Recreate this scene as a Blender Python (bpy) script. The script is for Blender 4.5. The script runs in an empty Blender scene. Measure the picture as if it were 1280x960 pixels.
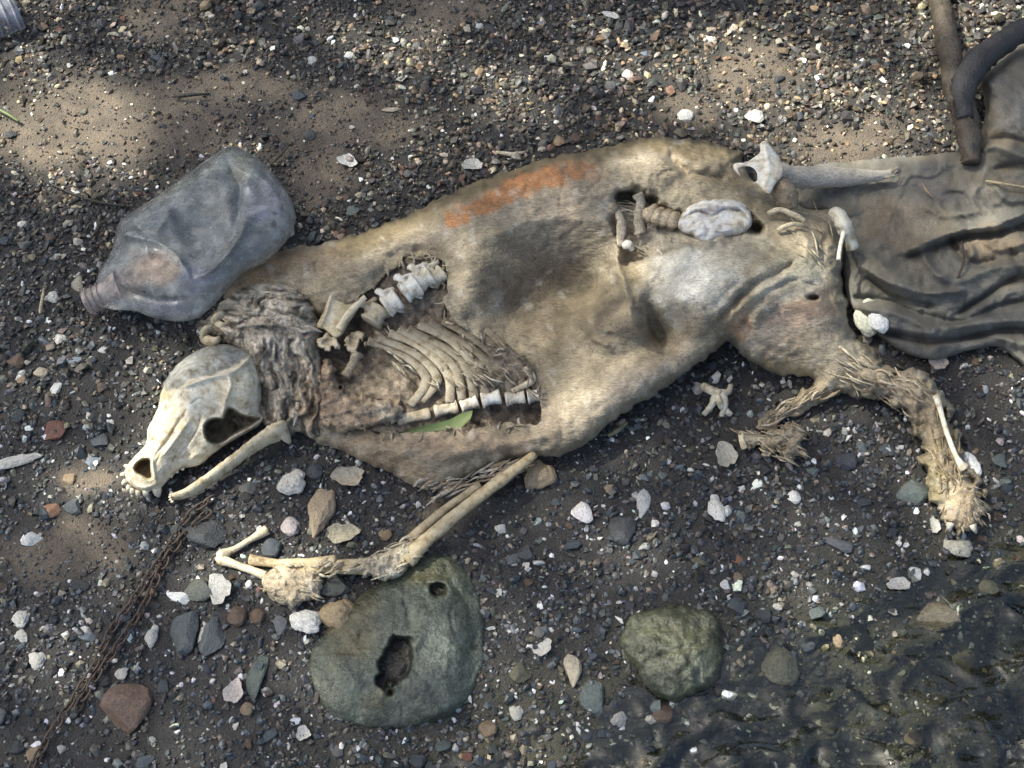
import bpy, bmesh, math, random
import numpy as np
from mathutils import Vector, Matrix, noise as mnoise

random.seed(7); RNG = np.random.default_rng(11)
SC = bpy.context.scene
COLL = SC.collection
R = math.radians

# ------------------------------------------------------------------ camera
CAM_H, PITCH, HFOV = 1.40, 60.0, 39.5          # metres, degrees below the horizon, degrees
cam_d = bpy.data.cameras.new('camera'); cam = bpy.data.objects.new('camera', cam_d); COLL.objects.link(cam)
cam_d.sensor_fit = 'HORIZONTAL'; cam_d.angle = R(HFOV); cam_d.clip_start = 0.05; cam_d.clip_end = 400
CAM_P = Vector((0, -CAM_H / math.tan(R(PITCH)), CAM_H))
cam.location = CAM_P; cam.rotation_euler = (R(90 - PITCH), 0, 0)
SC.camera = cam
# ------------------------------------------------------------------ sky, sun, exposure
SUN_EL, SUN_AZ = 56.0, 160.0                   # azimuth: degrees counter-clockwise from +X
SUN_V = Vector((math.cos(R(SUN_EL)) * math.cos(R(SUN_AZ)), math.cos(R(SUN_EL)) * math.sin(R(SUN_AZ)), math.sin(R(SUN_EL))))
w = bpy.data.worlds.new('World'); SC.world = w; w.use_nodes = True
wn = w.node_tree.nodes; wn.clear()
sky = wn.new('ShaderNodeTexSky'); sky.sky_type = 'NISHITA'; sky.sun_disc = False
sky.sun_elevation = R(SUN_EL); sky.sun_rotation = R(90 - SUN_AZ); sky.dust_density = 4.0; sky.air_density = 0.8; sky.ozone_density = 0.6
bg = wn.new('ShaderNodeBackground'); bg.inputs['Strength'].default_value = 0.15
wo = wn.new('ShaderNodeOutputWorld')
w.node_tree.links.new(sky.outputs[0], bg.inputs['Color']); w.node_tree.links.new(bg.outputs[0], wo.inputs['Surface'])
sl = bpy.data.lights.new('sun', 'SUN'); sl.energy = 5.0; sl.angle = R(0.53); sl.color = (1.0, 0.93, 0.82)
so = bpy.data.objects.new('sun', sl); COLL.objects.link(so)
so.rotation_euler = SUN_V.to_track_quat('Z', 'Y').to_euler(); so.location = SUN_V * 20
vs = SC.view_settings; vs.view_transform = 'Standard'; vs.look = 'None'; vs.gamma = 1.0; vs.use_curve_mapping = False
vs.exposure = 0.80
try:
    vs.use_white_balance = True; vs.white_balance_temperature = 6450; vs.white_balance_tint = 2
except Exception:
    pass
SC.render.engine = 'CYCLES'; SC.cycles.transparent_max_bounces = 12; SC.cycles.max_bounces = 6

# ------------------------------------------------------------------ helpers
FPX = 640 / math.tan(R(HFOV) / 2)
_c, _s = math.cos(R(90 - PITCH)), math.sin(R(90 - PITCH))
def G(px, py, z=0.0):
    """photo pixel (1280x960) + height above the beach (m) -> world point(s)"""
    px = np.asarray(px, float); py = np.asarray(py, float); z = np.asarray(z, float)
    u = (px - 640) / FPX; v = -(py - 480) / FPX
    dx = u; dy = v * _c + _s; dz = v * _s - _c
    t = (z - CAM_P.z) / dz
    return np.stack([CAM_P.x + dx * t, CAM_P.y + dy * t, z + 0 * t], -1)
def P(px, py, mm=0.0): return Vector(G(px, py, mm / 1000.0).tolist())
def pix(x, y, z=0.0):
    """world -> photo pixel"""
    x = np.asarray(x) - CAM_P.x; y = np.asarray(y) - CAM_P.y; z = np.asarray(z) - CAM_P.z
    f = y * _s - z * _c; up = y * _c + z * _s
    return 640 + FPX * x / f, 480 - FPX * up / f
PX = 0.00089                                    # metres per photo pixel about mid-picture

def _hash(ix, iy, seed):
    h = (ix.astype(np.int64) * 374761393 + iy.astype(np.int64) * 668265263 + seed * 974711) & 0x7fffffff
    h = ((h ^ (h >> 13)) * 1274126177) & 0x7fffffff
    return ((h ^ (h >> 16)) & 0xffff) / 65535.0
def vnoise(x, y, seed=0):
    x = np.asarray(x, float); y = np.asarray(y, float)
    ix = np.floor(x); iy = np.floor(y); fx = x - ix; fy = y - iy
    fx = fx * fx * fx * (fx * (fx * 6 - 15) + 10); fy = fy * fy * fy * (fy * (fy * 6 - 15) + 10)
    a = _hash(ix, iy, seed); b = _hash(ix + 1, iy, seed); c = _hash(ix, iy + 1, seed); d = _hash(ix + 1, iy + 1, seed)
    return (a * (1 - fx) + b * fx) * (1 - fy) + (c * (1 - fx) + d * fx) * fy * 1.0
def fbm(x, y, o=4, seed=0, g=0.5):
    s = 0; a = 1; t = 0
    for k in range(o):
        s = s + a * (vnoise(x * 2 ** k + 17.3 * k, y * 2 ** k - 9.1 * k, seed + k) * 2 - 1); t += a; a *= g
    return s / t
def ridge(x, y, o=3, seed=0):
    s = 0; a = 1; t = 0
    for k in range(o):
        s = s + a * (1 - np.abs(vnoise(x * 2 ** k + 5.7 * k, y * 2 ** k + 3.3 * k, seed + k) * 2 - 1)); t += a; a *= 0.5
    return s / t
def sstep(a, b, x):
    t = np.clip((x - a) / (b - a), 0, 1); return t * t * (3 - 2 * t)

def crom(pts, n=6, closed=False):
    """Catmull-Rom resample of a point list (any dimension)"""
    p = np.asarray([tuple(q) for q in pts], float); m = len(p); out = []
    segs = m if closed else m - 1
    for i in range(segs):
        if closed: a, b, c, d = p[(i - 1) % m], p[i], p[(i + 1) % m], p[(i + 2) % m]
        else: a, b, c, d = p[max(i - 1, 0)], p[i], p[i + 1], p[min(i + 2, m - 1)]
        for k in range(n):
            t = k / n
            out.append(0.5 * ((2 * b) + (-a + c) * t + (2 * a - 5 * b + 4 * c - d) * t * t + (-a + 3 * b - 3 * c + d) * t ** 3))
    if not closed: out.append(p[-1])
    return np.array(out)

def segdist(x, y, pts, closed=False):
    """unsigned distance of points to a polyline"""
    d = np.full(np.shape(x), 1e9); m = len(pts)
    for i in range(m if closed else m - 1):
        ax, ay = pts[i][:2]; bx, by = pts[(i + 1) % m][:2]
        ex, ey = bx - ax, by - ay; L = ex * ex + ey * ey + 1e-9
        t = np.clip(((x - ax) * ex + (y - ay) * ey) / L, 0, 1)
        d = np.minimum(d, (x - ax - t * ex) ** 2 + (y - ay - t * ey) ** 2)
    return np.sqrt(d)
def inpoly(x, y, pts):
    r = np.zeros(np.shape(x), bool); m = len(pts)
    for i in range(m):
        ax, ay = pts[i][:2]; bx, by = pts[(i + 1) % m][:2]
        if ay == by: continue
        c = ((ay > y) != (by > y)) & (x < (bx - ax) * (y - ay) / (by - ay) + ax); r ^= c
    return r
def sdf(x, y, pts):
    d = segdist(x, y, pts, True); return np.where(inpoly(x, y, pts), d, -d)

class RBF:
    def __init__(s, pts):
        p = np.array(pts, float); s.p = p[:, :2] / 100.0; n = len(p)
        r = np.linalg.norm(s.p[:, None] - s.p[None], axis=-1)
        A = np.zeros((n + 3, n + 3)); A[:n, :n] = s.k(r) + np.eye(n) * 1e-4
        A[:n, n] = 1; A[:n, n + 1:] = s.p; A[n, :n] = 1; A[n + 1:, :n] = s.p.T
        s.w = np.linalg.solve(A, np.concatenate([p[:, 2], [0, 0, 0]]))
    def k(s, r): return np.where(r > 0, r ** 2 * np.log(np.maximum(r, 1e-9)), 0)
    def __call__(s, x, y):
        x = np.asarray(x, float) / 100; y = np.asarray(y, float) / 100
        v = s.w[-3] + s.w[-2] * x + s.w[-1] * y
        for (a, b), w_ in zip(s.p, s.w): v = v + w_ * s.k(np.hypot(x - a, y - b))
        return v

# ---------------------------------------------------------------- mesh collection
class MB:
    def __init__(s): s.v = []; s.f = []; s.c = []; s.n = 0
    def add(s, v, f, col=None):
        v = np.asarray(v, float); s.v.append(v); s.f += [tuple(i + s.n for i in q) for q in f]
        s.c.append(np.tile(np.asarray(col if col is not None else (1, 1, 1), float), (len(v), 1)) if (col is None or np.ndim(col) == 1) else np.asarray(col))
        s.n += len(v); return s
    def tube(s, pts, rad, seg=9, n=5, flat=1.0, rough=0.0, col=None, seed=0, cap=True, up=None):
        """swept tube: pts (Vector, m), rad per point (m)"""
        m = len(pts); q = crom([tuple(p) + ((rad[i] if hasattr(rad, '__len__') else rad),) for i, p in enumerate(pts)], n)
        c = q[:, :3]; r = np.maximum(q[:, 3], 1e-5); t = np.gradient(c, axis=0); t /= np.linalg.norm(t, axis=1)[:, None] + 1e-12
        u = np.array(up if up is not None else (0.13, 0.21, 1.0), float); rows = []
        for i in range(len(c)):
            a = np.cross(t[i], u); la = np.linalg.norm(a)
            if la < 1e-4: a = np.cross(t[i], (1, 0, 0)); la = np.linalg.norm(a)
            a /= la; b = np.cross(a, t[i])
            th = np.arange(seg) / seg * 2 * np.pi
            rr = r[i] * (1 + rough * (2 * vnoise(np.arange(seg) * 1.7 + seed * 3.1, np.full(seg, i * 0.9 + seed), 5) - 1))
            rows.append(c[i] + (np.cos(th) * rr)[:, None] * a + (np.sin(th) * rr * flat)[:, None] * b)
        v = np.concatenate(rows + [c[:1], c[-1:]]); f = []; k = len(c)
        for i in range(k - 1):
            for j in range(seg):
                j2 = (j + 1) % seg; f.append((i * seg + j, i * seg + j2, (i + 1) * seg + j2, (i + 1) * seg + j))
        if cap:
            for j in range(seg):
                j2 = (j + 1) % seg; f.append((k * seg, j2, j)); f.append((k * seg + 1, (k - 1) * seg + j, (k - 1) * seg + j2))
        return s.add(v, f, col)
    def build(s, name, mat, parent=None, smooth=True, sharp=None, link=True):
        me = bpy.data.meshes.new(name); V = np.concatenate(s.v)
        me.from_pydata(V.tolist(), [], s.f); finish(me, np.concatenate(s.c), mat, smooth, sharp)
        if not link: return me
        return obj(name, me, parent)
def finish(me, col, mat, smooth=True, sharp=None):
    if col is not None:
        at = me.color_attributes.new('Col', 'FLOAT_COLOR', 'POINT')
        at.data.foreach_set('color', np.concatenate([col, np.ones((len(col), 1))], 1).astype(np.float32).ravel())
    me.materials.append(mat)
    me.polygons.foreach_set('use_smooth', np.full(len(me.polygons), smooth)); me.update()
    if sharp: me.set_sharp_from_angle(angle=R(sharp))
def obj(name, me, parent=None):
    o = bpy.data.objects.new(name, me); COLL.objects.link(o)
    if parent is not None:
        o.parent = parent; o.matrix_parent_inverse = parent_inv(parent)
    return o
def parent_inv(p):
    return Matrix.Translation(-Vector(p.location)) if p.parent is None else Matrix.Identity(4)
def empty(name, loc):
    o = bpy.data.objects.new(name, None); COLL.objects.link(o); o.location = loc; o.empty_display_size = 0.05; return o
def tag(o, label=None, cat=None, group=None, kind=None):
    if label: o['label'] = label
    if cat: o['category'] = cat
    if group: o['group'] = group
    if kind: o['kind'] = kind
    return o

def field(name, outline, zf, mat, parent=None, res=2.0, holes=(), bottom=None, colf=None, rag=0.0, ragf=0.08, smooth=True, seed=0):
    """relief over a traced outline: zf(px,py,d)->height in mm (d = pixels in from the edge); closed underneath by bottom(z_mm,d)->mm"""
    o = np.array(outline); x0, y0 = o.min(0) - 4 * res; x1, y1 = o.max(0) + 4 * res
    xs = np.arange(x0, x1, res); ys = np.arange(y0, y1, res); X, Y = np.meshgrid(xs, ys)
    def SD(x, y):
        d = sdf(x, y, outline); dh = None
        if rag: d = d + (rag(x, y) if callable(rag) else rag) * fbm(x * ragf, y * ragf, 3, seed + 91)
        for h in holes:
            e = -sdf(x, y, h)
            if rag: e = e + 1.5 * (rag(x, y) if callable(rag) else rag) * fbm(x * ragf, y * ragf, 3, seed + 55)
            dh = e if dh is None else np.minimum(dh, e)
        return d if dh is None else np.minimum(d, dh), d
    S, _ = SD(X, Y); ny, nx = X.shape
    C = 0.25 * (S[:-1, :-1] + S[1:, :-1] + S[:-1, 1:] + S[1:, 1:]) > 0
    gy, gx = np.gradient(S, res); gl = np.hypot(gx, gy) + 1e-6
    cnt = np.zeros(X.shape, int)
    for a in (0, 1):
        for b in (0, 1): cnt[a:ny - 1 + a, b:nx - 1 + b] += C
    used = cnt > 0; bd = used & (cnt < 4)
    sn = np.clip(S, -2.0 * res, 2.0 * res)
    X = np.where(bd, X - sn * gx / gl / np.maximum(gl, .5), X); Y = np.where(bd, Y - sn * gy / gl / np.maximum(gl, .5), Y)
    idx = -np.ones(X.shape, int); idx[used] = np.arange(used.sum())
    px = X[used]; py = Y[used]
    _, d = SD(px, py); d = np.maximum(d, 0)
    z = zf(px, py, d); W = G(px, py, z / 1000.0)
    cj, ci = np.nonzero(C)
    F = np.stack([idx[cj, ci], idx[cj + 1, ci], idx[cj + 1, ci + 1], idx[cj, ci + 1]], 1)
    col = colf(px, py) if colf else np.ones((len(px), 3))
    n = len(px); V = W; faces = F
    if bottom is not None:
        zb = np.minimum(bottom(z, d), z - 0.05); V = np.concatenate([W, G(px, py, zb / 1000.0)]); col = np.concatenate([col, col])
        E = np.concatenate([F[:, [0, 1]], F[:, [1, 2]], F[:, [2, 3]], F[:, [3, 0]]])
        key = np.minimum(E[:, 0], E[:, 1]) * (n + 1) + np.maximum(E[:, 0], E[:, 1])
        u, inv, c = np.unique(key, return_inverse=True, return_counts=True); B = E[c[inv] == 1]
        faces = np.concatenate([F, F[:, ::-1] + n, np.stack([B[:, 1], B[:, 0], B[:, 0] + n, B[:, 1] + n], 1)])
    me = bpy.data.meshes.new(name)
    me.vertices.add(len(V)); me.vertices.foreach_set('co', V.astype(np.float32).ravel())
    me.loops.add(len(faces) * 4); me.loops.foreach_set('vertex_index', faces.astype(np.int32).ravel())
    me.polygons.add(len(faces)); me.polygons.foreach_set('loop_start', np.arange(0, len(faces) * 4, 4, dtype=np.int32))
    me.update(calc_edges=True); me.validate()
    finish(me, col, mat, smooth)
    return obj(name, me, parent)

def paint(px, py, base, blobs, warp=14, seed=0):
    """albedo map: base colour, then stains and tone patches (cx, cy, rx, ry, angle, rgb, strength) with ragged edges"""
    c = np.tile(np.asarray(base, float), (len(px), 1))
    wx = px + warp * fbm(px / 30, py / 30, 3, seed + 3); wy = py + warp * fbm(px / 30, py / 30, 3, seed + 8)
    for i, (cx, cy, rx, ry, an, rgb, st) in enumerate(blobs):
        a = R(an); dx = wx - cx; dy = wy - cy
        u = (dx * math.cos(a) + dy * math.sin(a)) / rx; v = (-dx * math.sin(a) + dy * math.cos(a)) / ry
        m = (1 - sstep(0.35, 1.15, np.hypot(u, v) + 0.30 * fbm(px / 14, py / 14, 3, seed + i))) * st
        c = c * (1 - m[:, None]) + np.asarray(rgb) * m[:, None]
    return c

# ---------------------------------------------------------------- materials
def nodes(name):
    m = bpy.data.materials.new(name); m.use_nodes = True; n = m.node_tree.nodes; b = n['Principled BSDF']
    return m, n, m.node_tree.links, b
def surf(name, base=None, ramp=None, nscale=60, rough=(0.6, 0.85), bump=0.4, bscale=250, bdist=0.001, spec=0.4, src='attr', stretch=None, bump2=None, mix=0.5, fine=None):
    """principled material: colour from 'Col' attribute ('attr'), object colour ('obj') or none, times a noise ramp; noise bump"""
    m, n, L, b = nodes(name)
    tc = n.new('ShaderNodeTexCoord'); gm = n.new('ShaderNodeNewGeometry')
    co = gm.outputs['Position'] if src == 'attr' else tc.outputs['Object']
    if src in ('obj',): co = tc.outputs['Object']
    if stretch:
        mp = n.new('ShaderNodeMapping'); mp.inputs['Scale'].default_value = stretch; mp.inputs['Rotation'].default_value = (0, 0, R(-22)); L.new(co, mp.inputs['Vector']); cs = mp.outputs[0]
    else: cs = co
    nz = n.new('ShaderNodeTexNoise'); nz.inputs['Scale'].default_value = nscale; nz.inputs['Detail'].default_value = 6; nz.inputs['Roughness'].default_value = 0.62; L.new(co, nz.inputs['Vector'])
    rp = n.new('ShaderNodeValToRGB'); L.new(nz.outputs['Fac'], rp.inputs['Fac'])
    ramp = ramp or [(0.3, (0.7, 0.7, 0.7)), (0.7, (1.2, 1.2, 1.2))]
    e = rp.color_ramp.elements
    while len(e) < len(ramp): e.new(0.5)
    for q, (p, c) in zip(e, ramp): q.position = p; q.color = (*c, 1)
    out = rp.outputs['Color']
    if fine:
        n3 = n.new('ShaderNodeTexNoise'); n3.inputs['Scale'].default_value = fine[0]; n3.inputs['Detail'].default_value = 3; L.new(cs, n3.inputs['Vector'])
        r3 = n.new('ShaderNodeMapRange'); r3.inputs['From Min'].default_value = 0.3; r3.inputs['From Max'].default_value = 0.7; r3.inputs['To Min'].default_value = 1 - fine[1]; r3.inputs['To Max'].default_value = 1 + fine[1]; L.new(n3.outputs['Fac'], r3.inputs['Value'])
        x3 = n.new('ShaderNodeVectorMath'); x3.operation = 'SCALE'; L.new(out, x3.inputs[0]); L.new(r3.outputs[0], x3.inputs['Scale']); out = x3.outputs[0]
    if src == 'attr':
        at = n.new('ShaderNodeAttribute'); at.attribute_name = 'Col'; cc = at.outputs['Color']
    elif src == 'obj':
        oi = n.new('ShaderNodeObjectInfo'); cc = oi.outputs['Color']
    else: cc = None
    if cc is not None:
        mx = n.new('ShaderNodeVectorMath'); mx.operation = 'MULTIPLY'; L.new(cc, mx.inputs[0]); L.new(out, mx.inputs[1]); out = mx.outputs[0]
    if base is not None:
        mx = n.new('ShaderNodeVectorMath'); mx.operation = 'MULTIPLY'; mx.inputs[1].default_value = base; L.new(out, mx.inputs[0]); out = mx.outputs[0]
    L.new(out, b.inputs['Base Color'])
    rr = n.new('ShaderNodeMapRange'); rr.inputs['To Min'].default_value = rough[0]; rr.inputs['To Max'].default_value = rough[1]; rr.inputs['From Min'].default_value = 0.3; rr.inputs['From Max'].default_value = 0.7
    L.new(nz.outputs['Fac'], rr.inputs['Value']); L.new(rr.outputs[0], b.inputs['Roughness'])
    b.inputs['Specular IOR Level'].default_value = spec
    n2 = n.new('ShaderNodeTexNoise'); n2.inputs['Scale'].default_value = bscale; n2.inputs['Detail'].default_value = 5; n2.inputs['Roughness'].default_value = 0.6; L.new(cs, n2.inputs['Vector'])
    bp = n.new('ShaderNodeBump'); bp.inputs['Strength'].default_value = bump; bp.inputs['Distance'].default_value = bdist; L.new(n2.outputs['Fac'], bp.inputs['Height']); L.new(bp.outputs[0], b.inputs['Normal'])
    return m
M = {}
M['hide'] = surf('dried_hide', nscale=26, ramp=[(0.28, (0.62, 0.61, 0.58)), (0.5, (1, 0.99, 0.97)), (0.74, (1.30, 1.29, 1.26))], rough=(0.55, 0.8), bump=0.7, bscale=300, bdist=0.003, spec=0.35, fine=(520, 0.2), stretch=(0.3, 1.0, 1.0))
def leather(m):
    n = m.node_tree.nodes; L = m.node_tree.links; b = n['Principled BSDF']; gm = n.new('ShaderNodeNewGeometry')
    mp = n.new('ShaderNodeMapping'); mp.inputs['Rotation'].default_value = (0, 0, R(-20)); mp.inputs['Scale'].default_value = (0.45, 1, 1); L.new(gm.outputs['Position'], mp.inputs['Vector'])
    src = b.inputs['Base Color'].links[0].from_socket; nrm = b.inputs['Normal'].links[0].from_socket
    sp = n.new('ShaderNodeTexNoise'); sp.inputs['Scale'].default_value = 620; sp.inputs['Detail'].default_value = 4; sp.inputs['Roughness'].default_value = 0.75; L.new(mp.outputs[0], sp.inputs['Vector'])
    mr = n.new('ShaderNodeMapRange'); mr.inputs['From Min'].default_value = 0.34; mr.inputs['From Max'].default_value = 0.52; mr.inputs['To Min'].default_value = 0.55; mr.inputs['To Max'].default_value = 1.06; L.new(sp.outputs['Fac'], mr.inputs['Value'])
    vm = n.new('ShaderNodeVectorMath'); vm.operation = 'SCALE'; L.new(src, vm.inputs[0]); L.new(mr.outputs[0], vm.inputs['Scale']); L.new(vm.outputs[0], b.inputs['Base Color'])
    rd = n.new('ShaderNodeTexNoise'); rd.noise_type = 'RIDGED_MULTIFRACTAL'; rd.inputs['Scale'].default_value = 55; rd.inputs['Detail'].default_value = 5; rd.inputs['Distortion'].default_value = 0.6; L.new(mp.outputs[0], rd.inputs['Vector'])
    bp = n.new('ShaderNodeBump'); bp.inputs['Strength'].default_value = 0.55; bp.inputs['Distance'].default_value = 0.0022; L.new(rd.outputs['Fac'], bp.inputs['Height']); L.new(nrm, bp.inputs['Normal']); L.new(bp.outputs[0], b.inputs['Normal'])
leather(M['hide'])
M['tissue'] = surf('dried_tissue', nscale=120, ramp=[(0.25, (0.45, 0.42, 0.39)), (0.5, (1, 0.98, 0.95)), (0.75, (1.5, 1.48, 1.44))], rough=(0.6, 0.9), bump=0.8, bscale=480, bdist=0.003, spec=0.3, fine=(600, 0.35))
M['bone'] = surf('weathered_bone', nscale=110, ramp=[(0.30, (0.40, 0.33, 0.24)), (0.46, (0.86, 0.80, 0.70)), (0.56, (1, 0.98, 0.93)), (0.75, (1.15, 1.15, 1.12))], rough=(0.45, 0.7), bump=0.6, bscale=380, bdist=0.002, spec=0.4, fine=(700, 0.12))
M['tooth'] = surf('tooth_enamel', base=(0.74, 0.69, 0.58), src='none', nscale=200, ramp=[(0.3, (0.75, 0.68, 0.55)), (0.7, (1.05, 1.05, 1.02))], rough=(0.2, 0.35), bump=0.1, spec=0.6)
M['cloth'] = surf('soaked_cloth', nscale=14, ramp=[(0.3, (0.75, 0.78, 0.82)), (0.5, (1, 0.98, 0.95)), (0.72, (1.35, 1.22, 1.02))], rough=(0.8, 0.97), bump=0.8, bscale=600, bdist=0.0018, spec=0.1, fine=(900, 0.34))
M['rock'] = surf('mossy_rock', base=(.66, .68, .62), nscale=45, ramp=[(0.28, (0.55, 0.58, 0.52)), (0.5, (1, 1, 1)), (0.72, (1.4, 1.4, 1.38))], rough=(0.14, 0.42), bump=0.7, bscale=240, bdist=0.0035, spec=0.55, fine=(420, 0.4))
M['stone'] = surf('wet_stone', nscale=5, src='obj', ramp=[(0.28, (0.6, 0.6, 0.6)), (0.5, (1, 1, 1)), (0.74, (1.45, 1.42, 1.38))], rough=(0.25, 0.65), bump=0.8, bscale=9, bdist=0.0022, spec=0.5, fine=(26, 0.42))
M['shell'] = surf('oyster_shell', nscale=4, src='obj', ramp=[(0.3, (0.5, 0.47, 0.44)), (0.48, (0.95, 0.94, 0.92)), (0.7, (1.1, 1.1, 1.1))], rough=(0.3, 0.6), bump=0.8, bscale=8, bdist=0.002, spec=0.5, fine=(16, 0.35))
M['gravel'] = surf('gravel_chips', nscale=300, ramp=[(0.28, (0.65, 0.65, 0.65)), (0.5, (1, 1, 1)), (0.72, (1.35, 1.33, 1.3))], rough=(0.18, 0.55), bump=0.5, bscale=700, bdist=0.001, spec=0.5)
M['ground'] = surf('wet_grit', nscale=35, ramp=[(0.28, (0.6, 0.6, 0.62)), (0.5, (1, 1, 1)), (0.72, (1.4, 1.36, 1.3))], rough=(0.5, 0.85), bump=0.9, bscale=420, bdist=0.004, spec=0.35, fine=(900, 0.4))
M['rust'] = surf('rusted_iron', base=(0.085, 0.066, 0.056), src='none', nscale=260, ramp=[(0.3, (0.5, 0.48, 0.48)), (0.5, (1, 0.95, 0.9)), (0.75, (2.0, 1.6, 1.3))], rough=(0.55, 0.85), bump=0.8, bscale=900, bdist=0.001, spec=0.4)
M['wood'] = surf('wet_wood', nscale=60, ramp=[(0.3, (0.5, 0.5, 0.5)), (0.5, (1, 1, 1)), (0.72, (1.5, 1.45, 1.4))], rough=(0.35, 0.7), bump=0.7, bscale=260, bdist=0.003, spec=0.5, fine=(500, 0.25))
M['leaf'] = surf('green_leaf', nscale=80, ramp=[(0.3, (0.7, 0.75, 0.6)), (0.7, (1.25, 1.2, 1.1))], rough=(0.4, 0.6), bump=0.3, bscale=300, spec=0.4)
M['bark'] = surf('tree_bark', base=(0.07, 0.055, 0.04), src='none', nscale=20, rough=(0.7, 0.9), bump=0.8, bscale=60, bdist=0.01)

def plastic():
    m, n, L, b = nodes('clouded_plastic')
    at = n.new('ShaderNodeAttribute'); at.attribute_name = 'Col'
    gm = n.new('ShaderNodeNewGeometry')
    nz = n.new('ShaderNodeTexNoise'); nz.inputs['Scale'].default_value = 55; nz.inputs['Detail'].default_value = 7; nz.inputs['Roughness'].default_value = 0.7; L.new(gm.outputs['Position'], nz.inputs['Vector'])
    rp = n.new('ShaderNodeMapRange'); rp.inputs['From Min'].default_value = 0.3; rp.inputs['From Max'].default_value = 0.72; rp.inputs['To Min'].default_value = 0.5; rp.inputs['To Max'].default_value = 1.3; L.new(nz.outputs['Fac'], rp.inputs['Value'])
    mx = n.new('ShaderNodeVectorMath'); mx.operation = 'SCALE'; L.new(at.outputs['Color'], mx.inputs[0]); L.new(rp.outputs[0], mx.inputs['Scale']); L.new(mx.outputs[0], b.inputs['Base Color'])
    b.inputs['Roughness'].default_value = 0.24; b.inputs['Specular IOR Level'].default_value = 0.75
    n2 = n.new('ShaderNodeTexNoise'); n2.inputs['Scale'].default_value = 300; n2.inputs['Detail'].default_value = 4; L.new(gm.outputs['Position'], n2.inputs['Vector'])
    bp = n.new('ShaderNodeBump'); bp.inputs['Strength'].default_value = 0.2; bp.inputs['Distance'].default_value = 0.001; L.new(n2.outputs['Fac'], bp.inputs['Height']); L.new(bp.outputs[0], b.inputs['Normal'])
    tr = n.new('ShaderNodeBsdfTransparent'); tr.inputs['Color'].default_value = (0.85, 0.88, 0.92, 1)
    ms = n.new('ShaderNodeMixShader')
    r2 = n.new('ShaderNodeMapRange'); r2.inputs['From Min'].default_value = 0.3; r2.inputs['From Max'].default_value = 0.7; r2.inputs['To Min'].default_value = 0.66; r2.inputs['To Max'].default_value = 0.26; L.new(nz.outputs['Fac'], r2.inputs['Value']); L.new(r2.outputs[0], ms.inputs['Fac'])
    L.new(b.outputs[0], ms.inputs[1]); L.new(tr.outputs[0], ms.inputs[2]); L.new(ms.outputs[0], n['Material Output'].inputs['Surface'])
    return m
M['plastic'] = plastic()
def watermat():
    m, n, L, b = nodes('shallow_water')
    n.remove(b); out = n['Material Output']; gm = n.new('ShaderNodeNewGeometry')
    mp = n.new('ShaderNodeMapping'); mp.inputs['Rotation'].default_value = (0, 0, R(-25)); mp.inputs['Scale'].default_value = (0.5, 1, 1); L.new(gm.outputs['Position'], mp.inputs['Vector'])
    n1 = n.new('ShaderNodeTexNoise'); n1.inputs['Scale'].default_value = 40; n1.inputs['Detail'].default_value = 2; n1.inputs['Roughness'].default_value = 0.6; n1.inputs['Distortion'].default_value = 0.8; L.new(mp.outputs[0], n1.inputs['Vector'])
    bp = n.new('ShaderNodeBump'); bp.inputs['Strength'].default_value = 1.0; bp.inputs['Distance'].default_value = 0.0030; L.new(n1.outputs['Fac'], bp.inputs['Height'])
    fr = n.new('ShaderNodeFresnel'); fr.inputs['IOR'].default_value = 1.7; L.new(bp.outputs[0], fr.inputs['Normal'])
    gl = n.new('ShaderNodeBsdfGlossy'); gl.inputs['Roughness'].default_value = 0.03; L.new(bp.outputs[0], gl.inputs['Normal'])
    tr = n.new('ShaderNodeBsdfTransparent'); tr.inputs['Color'].default_value = (0.84, 0.86, 0.78, 1)
    ms = n.new('ShaderNodeMixShader'); L.new(fr.outputs[0], ms.inputs[0]); L.new(tr.outputs[0], ms.inputs[1]); L.new(gl.outputs[0], ms.inputs[2])
    L.new(ms.outputs[0], out.inputs['Surface'])
    return m
M['water'] = watermat()

# ================================================================== traced outlines (photo pixels)
HIDE_OUT = [(280,372),(292,350),(315,333),(340,318),(368,309),(395,308),(408,303),(440,294),(480,280),(520,263),(560,244),(600,226),(650,208),(700,194),(750,186),(790,177),(825,170),(860,175),(900,182),(926,189),
    (928,205),(945,228),(975,238),(1000,256),(1035,262),(1052,276),(1057,305),(1054,345),(1060,385),(1066,418),(1090,440),(1120,462),(1150,464),(1172,478),(1184,508),(1197,545),(1212,582),(1230,610),(1234,640),(1216,664),
    (1190,662),(1170,638),(1160,606),(1149,570),(1146,538),(1134,520),(1112,506),(1085,497),(1062,492),(1044,497),(1020,510),(990,522),(962,538),(947,534),(958,518),(985,500),(1005,486),(1018,476),
    (1000,472),(972,468),(945,455),(925,440),(910,426),(902,432),(880,450),(850,470),(815,495),(780,518),(750,540),(722,560),(700,571),(672,571),(640,574),(605,588),(570,604),(540,615),(515,606),(490,592),(465,582),(440,571),(415,560),(392,549),
    (386,520),(394,480),(402,440),(400,410),(380,385),(340,372),(300,378)]
HIDE_OUT = crom(HIDE_OUT, 4, True)
CHEST = crom([(404,418),(424,384),(446,372),(470,356),(490,336),(515,322),(545,322),(560,340),(556,378),(572,402),(600,424),(632,440),(654,452),(668,474),(676,500),(678,522),(660,530),(610,532),(560,538),(500,542),(450,532),(425,515),(408,480),(398,448)], 4, True)
PELV = crom([(764,246),(785,238),(806,240),(828,254),(858,268),(890,262),(925,262),(948,280),(950,292),(925,296),(890,306),(852,312),(815,318),(790,330),(776,322),(768,290)], 4, True)
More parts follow.
